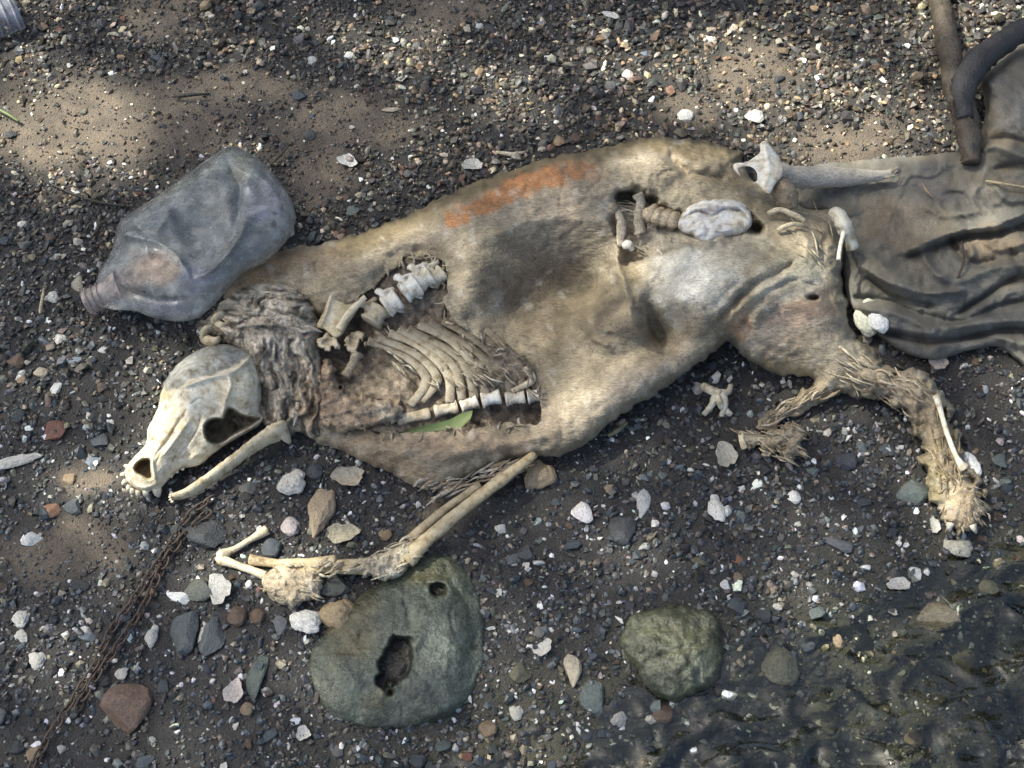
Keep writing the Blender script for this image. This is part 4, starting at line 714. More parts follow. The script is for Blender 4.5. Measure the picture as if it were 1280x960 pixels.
# foreleg
mb = MB(); mb.tube([P(668,568,28), P(640,590,32), P(600,620,30), P(560,652,26), P(528,680,22), P(508,702,20)], [.0048,.0066,.0068,.0072,.0082,.0102], 12, 6, flat=.8, rough=.10, col=(.47,.40,.28)); mb.build('radius_bone', M['bone'], dog)
mb = MB(); mb.tube([P(600,606,26), P(565,630,24), P(535,654,20), P(512,676,18)], [.0045,.0046,.0050,.0065], 10, 6, flat=.8, rough=.08, col=(.42,.355,.25)); mb.build('ulna', M['bone'], dog)
wj = crom([(440,704),(462,694),(488,684),(505,676),(520,680),(516,698),(505,716),(488,726),(466,722),(446,718)], 4, True)
field('wrist_joint', wj, lambda px, py, d: 6 + 20 * prof(d / 10) + sstep(0, 6, d) * (9 * (ridge(px / 13, py / 13, 3, 54) - .6) + 3 * fbm(px / 5, py / 5, 3, 57)), M['tissue'], dog, 1.3, (), lambda z, d: 0 * z, lambda px, py: paint(px, py, (.50,.44,.335), [(490,715,14,8,0,(.62,.58,.5),.7),(460,708,14,8,0,(.36,.30,.22),.6)], 6, 5), rag=5, ragf=.16, seed=31)
for k, q in enumerate([[(470,706,18),(440,704,16),(415,706,14),(385,706,12)],[(462,712,16),(430,712,15),(400,712,12),(372,712,12)],[(420,702,14),(385,703,12),(345,704,9),(312,700,8)],[(400,712,13),(370,716,13),(345,716,12)]]):
    mb = MB(); mb.tube([P(*p) for p in q], [.0068,.0048,.0046,.0058][:len(q)], 10, 6, rough=.15, seed=k, col=(.52,.43,.29)); mb.build('metacarpal_bone', M['bone'], dog)
paw_o = crom([(333,716),(350,706),(375,708),(398,712),(402,730),(398,748),(380,752),(366,760),(348,752),(332,744),(326,730)], 4, True)
field('paw', paw_o, lambda px, py, d: 6 + 18 * prof(d / 16) + sstep(0, 8, d) * (5 * (ridge(px / 14, py / 14, 3, 4) - .6) + 2.5 * fbm(px / 5, py / 5, 3, 7)), M['tissue'], dog, 1.4, (), lambda z, d: 0 * z, lambda px, py: paint(px, py, (.50,.42,.31), [(365,735,20,12,0,(.34,.27,.19),.6),(390,730,12,14,0,(.58,.52,.42),.6)], 8, 5), rag=4, ragf=.15)

# ================================================================== loose bones near the paws (each lies on its own)
def loose_bone(name, pts, rad, col, label, knob=True):
    mb = MB(); q = [P(*p) for p in pts]
    mb.tube(q, rad, 10, 5, rough=.10, col=col)
    if knob:
        a = q[0]; mb.tube([a + Vector((-.003, .004, 0)), a, a + Vector((.003, -.004, 0))], [.0035, .0055, .0035], 9, 4, rough=.15, col=col)
    o = mb.build(name, M['bone']); tag(o, label, 'bone'); return o
loose_bone('toe_bone', [(277,694,7),(290,688,7),(312,675,7),(334,662,7)], [.0065,.0038,.0034,.0060], (.64,.58,.45), 'short pale toe bone touching a second bone in a V')
loose_bone('toe_bone', [(276,700,6),(295,706,7),(315,713,7),(332,720,6)], [.0060,.0042,.0044,.0050], (.66,.60,.47), 'thicker pale toe bone pointing at the withered front paw')
def bone_bits(): # small vertebra under the belly
    mb = MB(); c = (.60,.56,.47)
    for q, r in [([(878,482,16),(888,488,20),(900,492,20)],[.004,.0055,.006]),([(900,492,20),(906,505,16),(902,520,6)],[.006,.004,.003]),([(896,494,20),(888,508,14),(880,518,5)],[.005,.0035,.003]),([(900,492,20),(910,490,18),(913,482,12)],[.005,.0035,.003]),([(902,508,12),(908,514,8),(914,518,5)],[.003,.0045,.003]),([(894,486,20),(898,500,22),(902,510,14)],[.003,.0042,.003])]:
        mb.tube([P(*p) for p in q], r, 9, 4, rough=.2, col=c)
    tag(mb.build('vertebra', M['bone']), 'small spiky loose vertebra lying under the belly near the hind leg', 'bone')
bone_bits()

# ================================================================== plastic bottle
def bottle():
    root = empty('plastic_bottle', P(240, 310, 0)); tag(root, 'crumpled clouded plastic jug lying open-necked behind the skull', 'bottle')
    F = [([(282,188),(290,215),(300,235),(296,262)], -9, 7), ([(300,235),(310,225),(318,205)], 4, 6), ([(246,346),(262,340),(284,318),(300,295),(308,276)], 15, 3.6), ([(308,276),(330,262),(355,262)], 4, 6), ([(144,290),(170,296),(200,304),(225,325),(240,350)], 7, 6), ([(165,276),(185,296)], -8, 6), ([(200,255),(210,268),(195,290)], 4, 6),
         ([(268,378),(300,340),(340,315),(362,290)], 4, 4), ([(190,300),(250,290),(290,262)], -6, 26), ([(235,350),(255,300),(290,255)], -4, 20), ([(150,360),(200,376),(240,372)], -4, 5), ([(310,205),(340,235),(352,262)], 5, 5), ([(232,322),(238,328)], -5, 4), ([(280,188),(240,216),(200,244),(165,270)], 6, 5), ([(272,300),(268,330),(258,340)], -4, 5), ([(300,262),(292,285)], -5, 5)]
    HB = RBF([(150,340,62),(160,375,50),(200,280,78),(240,300,72),(280,240,84),(220,340,84),(300,290,88),(340,260,80),(250,370,66),(320,220,78),(180,330,76),(270,330,84)])
    def zf(px, py, d): return 40 + (HB(px, py) - 40) * prof(d / 30) + sstep(0, 14, d) * (bumps(px, py, F) + 11 * (ridge(px / 70 + 1.3, py / 70 + .4, 2, 140) - .6) + .6 * fbm(px / 30, py / 30, 2, 17))
    def cf(px, py): return paint(px, py, (.29,.30,.295), [(190,335,34,30,20,(.40,.28,.21),.8),(165,355,30,24,0,(.36,.28,.23),.7),(245,345,30,24,0,(.34,.34,.42),.6),(330,250,34,36,0,(.32,.32,.39),.6),(240,260,60,34,-35,(.25,.27,.265),.6),(300,210,14,30,20,(.30,.29,.22),.6),(320,330,44,8,-40,(.46,.42,.34),.7),(210,385,40,12,0,(.30,.30,.37),.6),(236,325,4,4,0,(.05,.05,.05),.9),(342,268,4,4,0,(.10,.09,.09),.8),(341,281,4,5,0,(.10,.09,.09),.8),(220,374,5,4,0,(.12,.12,.13),.7),(236,376,4,4,0,(.12,.12,.13),.7)], 8, 5)
    body = field('body', BOTTLE_OUT, zf, M['plastic'], root, 1.6, (), lambda z, d: 40 - 40 * prof(d / 34), cf, rag=1.2, ragf=.05)
    a, b_ = P(150, 360, 42), P(110, 378, 32); ax = (b_ - a)
    nk = MB(); nk.tube([a - ax * .08, a + ax * .2, a + ax * .5, b_, b_ - ax * .05, a + ax * .5], [.0215, .0175, .0152, .0150, .0132, .0130], 20, 4, cap=False, col=(.56,.46,.40)); nk = nk.build('neck', M['plastic'], root)
    for k in (0.55, 0.72, 0.9):
        c = a + ax * k; e1 = ax.cross(Vector((0, 0, 1))).normalized(); e2 = ax.cross(e1).normalized()
        mb = MB(); mb.tube([c + (e1 * math.cos(t) + e2 * math.sin(t)) * .0158 for t in np.linspace(0, 6.35, 22)], .0011 if k < .85 else .0016, 6, 2, col=(.47,.39,.35)); mb.build('thread', M['plastic'], nk)
bottle()
def bottle2():
    root = empty('plastic_bottle', P(-20, 30, 0)); tag(root, 'ribbed grey bottle end poking from the gravel beyond the jug', 'bottle')
    a, b_ = P(-120, 62, 26), P(22, 12, 24); ax = b_ - a; pts = [a + ax * t for t in np.linspace(0, 1, 15)]
    rad = [.012,.026,.028,.028,.028,.028,.028,.027,.0272,.0268,.0262,.0266,.0262,.025,.0245]
    mb = MB(); mb.tube(pts, rad, 22, 3, rough=.03, col=(.36,.36,.42)); body = mb.build('body', M['plastic'], root)
    for k in (.80, .88, .955):
        c = a + ax * k; e1 = ax.cross(Vector((0, 0, 1))).normalized(); e2 = ax.cross(e1).normalized()
        mb = MB(); mb.tube([c + (e1 * math.cos(t) + e2 * math.sin(t)) * .0265 for t in np.linspace(0, 6.35, 24)], .0018, 6, 2, col=(.46,.45,.47)); mb.build('rib', M['plastic'], body)
bottle2()

# ================================================================== cloth
def cloth():
    F = [([(1075,330),(1110,352),(1160,366),(1210,362)], 8, 6), ([(1080,345),(1120,372),(1170,384)], -7, 4), ([(1150,250),(1180,270),(1230,262)], 5, 8), ([(1240,225),(1260,250),(1300,245)], 7, 7), ([(1225,300),(1250,312),(1290,300)], 6, 5), ([(1000,225),(1060,216),(1130,210),(1200,204)], 4, 9), ([(1130,316),(1160,302),(1200,288),(1240,282),(1300,262),(1400,250)], 11, 6), ([(1132,322),(1165,310),(1205,296),(1245,292),(1310,274)], -9, 4), ([(1185,295),(1200,318),(1225,330),(1250,322)], -8, 5), ([(1145,300),(1160,330),(1175,345),(1190,340)], 8, 6), ([(1170,345),(1200,352),(1240,335),(1300,330)], 7, 8),
         ([(1050,310),(1090,320),(1120,350),(1150,352)], 9, 12), ([(1060,372),(1110,375),(1150,392),(1200,402),(1260,380),(1330,370)], -8, 5), ([(1070,385),(1120,392),(1170,410),(1230,402),(1300,400)], 8, 8), ([(1195,394),(1230,372),(1262,352),(1320,340)], -10, 4), ([(1095,412),(1150,425),(1200,424),(1260,412),(1320,420)], -9, 4), ([(1085,400),(1130,412),(1180,420)], 6, 7), ([(1240,420),(1290,432),(1350,440)], 7, 8),
         ([(1260,305),(1275,340),(1255,352)], -6, 4), ([(1215,190),(1245,182),(1280,195),(1350,200)], 10, 8), ([(1235,200),(1225,230),(1210,250)], 6, 8), ([(1240,212),(1275,206),(1330,212)], -7, 4), ([(1080,260),(1140,262),(1200,250)], 3, 14), ([(1222,185),(1255,172),(1300,186)], -8, 5), ([(1300,300),(1350,310),(1420,300)], 7, 9), ([(1210,302),(1216,318),(1204,330)], 5, 4)]
    HC = RBF([(1010,235,18),(1060,250,26),(1120,240,22),(1180,230,24),(1100,330,30),(1180,350,32),(1240,330,30),(1250,250,32),(1150,410,24),(1250,400,28),(1260,150,58),(1270,100,60),(1300,120,66),(1330,200,48),(1380,300,36),(1360,400,30),(1380,120,56),(1225,190,30),(1080,390,26)])
    def zf(px, py, d):
        w1 = fbm(px / 50, py / 50, 2, 3)
        return np.maximum(6 + (HC(px, py) - 6) * prof(d / 20) + sstep(0, 14, d) * (1.8 * bumps(px, py, F) + 11 * (ridge(px / 80 + 1.5 * w1, py / 40 + 1.5 * w1, 4, 23) - .6) + 3.2 * fbm(px / 18, py / 18, 3, 24) + 1.0 * fbm(px / 7, py / 7, 2, 26)) + .5 * fbm(px / 5, py / 5, 2, 25), 3)
    def cf(px, py):
        c = paint(px, py, (.150,.143,.128), [(1120,270,90,50,0,(.185,.158,.125),.7),(1250,130,60,60,0,(.170,.160,.148),.7),(1240,310,40,30,0,(.23,.18,.125),.7),(1180,400,120,40,0,(.115,.114,.108),.7),(1080,340,40,40,0,(.115,.112,.104),.7),(1190,240,60,30,0,(.155,.145,.13),.7),(1250,170,40,16,30,(.24,.20,.15),.6),(1050,212,50,10,0,(.12,.11,.10),.6)], 16, 9)
        return 1.12 * c * (.8 + .4 * np.clip(.5 + fbm(px / 14, py / 14, 4, 5), 0, 1))[:, None]
    o = field('cloth', CLOTH_OUT, zf, M['cloth'], None, 2.0, (), lambda z, d: np.minimum(z - 3.0, z - 3.0), cf, rag=3, ragf=.05)
    tag(o, 'grey brown waterlogged cloth rumpled in folds beside the rump', 'cloth')
cloth()

# ================================================================== dark branch on the cloth
def branch():
    root = empty('driftwood_branch', P(1210, 198, 20)); tag(root, 'dark wet forked driftwood branch lying across the cloth', 'branch')
    mb = MB(); mb.tube([P(1213,204,38), P(1212,180,46), P(1205,140,52), P(1196,112,52), P(1188,70,44), P(1180,30,36), P(1172,-10,28), P(1160,-90,20)], [.0110,.0135,.0150,.0150,.0140,.0135,.0135,.012], 14, 8, rough=.22, col=(.065,.050,.036)); mb.build('stem', M['wood'], root)
    mb = MB(); mb.tube([P(1206,150,58), P(1203,116,62), P(1214,88,68), P(1240,62,74), P(1275,40,78), P(1330,16,80), P(1390,-10,72)], [.0100,.0150,.0170,.0160,.0150,.0145,.013], 14, 8, rough=.14, col=(.030,.028,.030)); mb.build('limb', M['wood'], root)
    mb = MB(); mb.tube([P(1203,140,56), P(1210,165,54), P(1214,190,48), P(1214,203,42)], [.004,.0065,.006,.004], 9, 6, rough=.12, col=(.055,.048,.046)); mb.build('bark_strip', M['wood'], root)
branch()

# ================================================================== two mossy rocks
def rocks():
    dents = [((497,826),21,46,24,20),((548,737),15,12,0,14)]
    HRk = RBF([(420,840,40),(480,760,42),(540,720,34),(570,780,46),(520,860,44),(460,880,34),(580,840,36),(500,810,50),(440,800,40)])
    def dent(px, py):
        z = 0
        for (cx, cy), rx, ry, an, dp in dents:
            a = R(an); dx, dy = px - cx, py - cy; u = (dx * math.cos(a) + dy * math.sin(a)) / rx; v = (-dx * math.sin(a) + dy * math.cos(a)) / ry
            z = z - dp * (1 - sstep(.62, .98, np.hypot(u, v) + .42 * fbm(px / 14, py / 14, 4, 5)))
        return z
    def zf(px, py, d): return np.maximum(-5 + .62 * HRk(px, py) * (.4 * prof(d / 14) + .6 * prof(d / 60)) + sstep(0, 10, d) * (dent(px, py) + 5 * fbm(px / 50, py / 50, 2, 6) + 1.6 * fbm(px / 14, py / 14, 4, 7) - 2 * sstep(.86, .97, ridge(px / 60, py / 60, 2, 8)) + bumps(px, py, [([(470,880),(500,840),(530,790)], 4, 6), ([(560,720),(590,770),(592,830)], -4, 10)])), -2)
    def cf(px, py):
        c = paint(px, py, (.110,.118,.098), [(440,780,40,60,30,(.165,.135,.070),.8),(520,715,50,20,0,(.150,.130,.070),.7),(560,820,50,60,0,(.125,.138,.130),.7),(450,860,50,40,0,(.120,.135,.115),.6),(470,880,30,20,0,(.16,.14,.07),.5),(400,860,14,30,0,(.07,.07,.055),.6)], 14, 4)
        dd = np.clip(-dent(px, py) / 14, 0, 1)[:, None]; c = c * (1 - dd) + np.array([.036,.034,.030]) * dd  # shade of the hollows painted into the colour, following dent depth
        return c * (.7 + .6 * np.clip(.5 + fbm(px / 9, py / 9, 4, 15), 0, 1))[:, None]
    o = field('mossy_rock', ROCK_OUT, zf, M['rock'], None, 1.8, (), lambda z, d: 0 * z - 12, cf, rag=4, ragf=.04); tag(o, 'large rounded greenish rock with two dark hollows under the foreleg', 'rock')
    H2 = RBF([(800,800,14),(840,780,17),(880,800,20),(880,840,17),(840,860,14),(840,820,22),(810,840,13)])
    def zf2(px, py, d): return np.maximum(-8 + (H2(px, py) + 8) * (.6 * prof(d / 12) + .4 * prof(d / 50)) + sstep(0, 8, d) * (6 * fbm(px / 30, py / 30, 3, 16) + 2.6 * fbm(px / 9, py / 9, 4, 17) + bumps(px, py, [([(800,830),(840,815),(890,800)], -3, 4), ([(850,770),(845,815),(850,865)], 2, 8)])), -6)
    o = field('mossy_rock', ROCK2_OUT, zf2, M['rock'], None, 1.8, (), lambda z, d: 0 * z - 16, lambda px, py: paint(px, py, (.105,.105,.072), [(880,840,30,30,0,(.085,.098,.090),.6),(800,850,20,20,0,(.13,.13,.12),.5),(840,790,40,20,0,(.125,.120,.075),.6)], 14, 4) * (.65 + .7 * np.clip(.5 + fbm(px / 8, py / 8, 4, 25), 0, 1))[:, None], rag=7, ragf=.035)
    tag(o, 'flat olive weedy rock at the edge of the water', 'rock')
rocks()

# ================================================================== rusty chain, doubled
def chain():
    root = empty('rusty_chain', P(160, 800, 4)); tag(root, 'thin rusty chain lying doubled across the gravel below the jaw', 'chain')
    mb = MB(); Lk, Wk, r = .0072, .0040, .00125; loop = []
    for t in np.linspace(0, 2 * math.pi, 15)[:-1]:
        c, s = math.cos(t), math.sin(t); loop.append(Vector((math.copysign(abs(c) ** .7, c) * Lk, math.copysign(abs(s) ** .8, s) * Wk, 0)))
    n = len(loop); V = []; F = []
    for i in range(n):
        t = (loop[(i + 1) % n] - loop[i - 1]).normalized(); a = t.cross(Vector((0, 0, 1))).normalized()
        for j in range(6): V.append(loop[i] + a * (math.cos(j * math.pi / 3) * r) + Vector((0, 0, math.sin(j * math.pi / 3) * r)))
    for i in range(n):
        for j in range(6): F.append((i * 6 + j, ((i + 1) % n) * 6 + j, ((i + 1) % n) * 6 + (j + 1) % 6, i * 6 + (j + 1) % 6))
    mb.add(np.array([tuple(v) for v in V]), F); me = mb.build('link', M['rust'], link=False)
    def strand_(pts, off):
        c = crom([tuple(P(x, y, 5)) for x, y in pts], 40); s = np.concatenate([[0], np.cumsum(np.linalg.norm(np.diff(c, axis=0), axis=1))]); L = s[-1]; pitch = 2 * (Lk - 1.3 * r)
        for k in range(int(L / pitch)):
            d = (k + .5) * pitch; p = np.array([np.interp(d, s, c[:, q]) for q in range(3)]); p2 = np.array([np.interp(min(d + .004, L), s, c[:, q]) for q in range(3)]); p1 = np.array([np.interp(max(d - .004, 0), s, c[:, q]) for q in range(3)]); t = Vector((p2 - p1).tolist()).normalized()
            o = bpy.data.objects.new('link', me); COLL.objects.link(o); o.parent = root; o.matrix_parent_inverse = parent_inv(root)
            px_, py_ = p[0], p[1]; z = float(terr(px_, py_)) + .0062 + .0015 * random.random()
            roll = (R(25) if (k + off) % 2 else R(-62)) + random.uniform(-.25, .25)
            m = Matrix.Rotation(math.atan2(t.y, t.x) + random.uniform(-.12, .12), 4, 'Z') @ Matrix.Rotation(random.uniform(-.08, .08), 4, 'Y') @ Matrix.Rotation(roll, 4, 'X')
            o.location = (px_, py_, z); o.rotation_euler = m.to_euler()
    strand_([(268,622),(240,642),(222,668),(196,706),(180,732),(160,762),(138,794),(122,826),(104,856),(84,888),(62,922),(42,956),(25,985)], 0)
    strand_([(262,640),(236,664),(214,690),(200,716),(186,748),(170,776),(150,806),(128,836),(108,868),(92,894)], 1)
chain()

# ================================================================== leaves and twigs
def blade():
    mb = MB(); top = crom([(498,541,30),(530,532,34),(560,525,38),(578,516,41),(591,513,42)], 8); bot = crom([(500,543,29),(535,540,31),(562,537,34),(572,538,36),(588,524,41)], 8)
    T = G(top[:, 0], top[:, 1], top[:, 2] / 1000); B = G(bot[:, 0], bot[:, 1], bot[:, 2] / 1000); Mi = (T + B) / 2 - [0, 0, .002]; n = len(T)
    v = np.concatenate([T, Mi, B, T - [0, 0, .0006], Mi - [0, 0, .0006], B - [0, 0, .0006]]); f = []
    for i in range(n - 1):
        for a in (0, 1): f.append((a * n + i, (a + 1) * n + i, (a + 1) * n + i + 1, a * n + i + 1)); f.append(((a + 3) * n + i + 1, (a + 4) * n + i + 1, (a + 4) * n + i, (a + 3) * n + i))
    col = np.tile(np.array([.10, .15, .07]), (len(v), 1)); k = np.tile(np.arange(n) / n, 6)[:, None]; col = col * (1 - .35 * k) + np.array([.20, .21, .05]) * .5 * k
    mb.add(v, f, col); tag(mb.build('grass_blade', M['leaf']), 'green folded grass blade lying beside the breastbone', 'leaf')
blade()
def twig(pts, rad, col, label, name='twig', mat='wood'):
    mb = MB(); mb.tube([P(*p) for p in pts], rad, 7, 5, rough=.2, col=col); tag(mb.build(name, M[mat]), label, 'twig')
twig([(216,121,5),(235,119,7),(262,117,6)], [.0016,.0024,.0012], (.03,.026,.022), 'short black twig on the sandy patch behind the jug')
twig([(60,228,5),(90,242,6),(125,253,6),(158,258,7)], [.001,.0015,.0018,.0014], (.035,.028,.022), 'long thin dark twig reaching towards the jug')
twig([(338,206,6),(352,192,9),(362,180,6)], [.0014,.0018,.001], (.06,.045,.03), 'short brown twig standing by the base of the jug')
twig([(-12,132,5),(8,142,8),(24,152,5)], [.0016,.0022,.0014], (.14,.17,.08), 'green plant stem lying on the sand', 'plant_stem', 'leaf')
twig([(50,392,6),(52,378,9),(55,360,7)], [.0016,.0022,.0012], (.38,.32,.22), 'pale upright twig in the gravel below the jug neck')
twig([(1232,226,44),(1255,230,48),(1290,236,48)], [.0012,.0018,.0016], (.36,.29,.18), 'pale straw lying across the cloth')
twig([(1152,229,36),(1158,238,38),(1165,246,36)], [.0009,.0014,.0009], (.28,.20,.12), 'tiny brown straw on the flat of the cloth')
twig([(1202,302,42),(1205,325,46),(1198,345,44),(1192,356,40)], [.0012,.0016,.0014,.0008], (.045,.028,.022), 'dark red curved twig in a cloth fold')
twig([(620,190,6),(640,193,8),(657,190,6)], [.002,.003,.0016], (.5,.46,.38), 'pale bone sliver on the gravel above the orange stain', 'bone_sliver', 'bone')
twig([(760,545,8),(772,538,10),(784,528,8)], [.002,.003,.0016], (.2,.18,.10), 'olive stalk sticking out from under the belly')

# ================================================================== pebbles and shells
STONE = [(c, chip_variants(1, 3, 7, 100 + c)[0]) for c in range(10)]
ROUND = [(c, chip_variants(1, 3, 0, 200 + c)[0]) for c in range(5)]
def mesh_of(name, v, f, mat, sharp=None):
    mb = MB(); mb.add(v, f.tolist() if hasattr(f, 'tolist') else f); return mb.build(name, M[mat], sharp=sharp, link=False)
ST_ME = [mesh_of('pebble', v, f, 'stone', 38) for _, (v, f) in STONE]; RD_ME = [mesh_of('pebble', v, f, 'stone') for _, (v, f) in ROUND]
def shell_mesh(k):
    rg = np.random.default_rng(300 + k); nr, nt = 9, 26; V = []; F = []
    for side in (1, 0):
        for i in range(nr):
            r = (i + .0) / (nr - 1)
            for j in range(nt):
                t = j / nt * 2 * np.pi; R_ = r * (1 + .22 * math.sin(t + k) + .13 * math.sin(3 * t + 2 * k) + .07 * math.sin(7 * t + k))
                z = .55 * (1 - r ** 2) * (1 if side else .72) + .06 * math.sin(r * 17 + math.sin(t * 2 + k)) * (1 if side else .3) + .10 * math.sin(2 * t + k * 1.7) * r - (0 if side else .13 * (1 - r * .6)) + .025 * rg.normal() * (r > .3)
                V.append((R_ * math.cos(t) + .22 * (1 - r), R_ * math.sin(t) * .8, z))
    n = nr * nt
    for s_ in (0, 1):
        for i in range(nr - 1):
            for j in range(nt):
                q = (s_ * n + i * nt + j, s_ * n + (i + 1) * nt + j, s_ * n + (i + 1) * nt + (j + 1) % nt, s_ * n + i * nt + (j + 1) % nt); F.append(q if s_ == 0 else q[::-1])
    for j in range(nt): a = (nr - 1) * nt; F.append((a + j, n + a + j, n + a + (j + 1) % nt, a + (j + 1) % nt))
    V = np.array(V); V /= np.abs(V).max(0); return V, F
SH_ME = [mesh_of('shell', *shell_mesh(k), 'shell') for k in range(7)]
TAKEN = []
def put(name, me, px, py, w_, h_, ang, th, col, flip=False, z0=None, tilt=.12, sink=.25):
    p = P(px, py, (z0 or 0) * 1000); z = float(terr(p.x, p.y)); o = bpy.data.objects.new(name, me); COLL.objects.link(o)
    a, b_ = w_ * PX, h_ * PX * 1.12; c = min(a, b_) * th; sink = -.12 if flip else sink; o.scale = (a, b_, c); o.location = (p.x, p.y, z + c * (1 - 2 * sink) + (z0 or 0))
    o.rotation_euler = ((math.pi if flip else 0) + random.uniform(-tilt, tilt), random.uniform(-tilt, tilt), R(-ang)); o.color = (*col, 1); TAKEN.append((px, py, max(w_, h_))); return o
W1 = (.70,.68,.64); W2 = (.56,.54,.50); BE = (.42,.36,.27); TA = (.27,.20,.13); SLT = (.070,.080,.092); DK = (.045,.047,.052); RD = (.155,.070,.048); BR = (.13,.088,.062); OL = (.105,.098,.065); GR = (.105,.125,.118); BL = (.20,.235,.28)
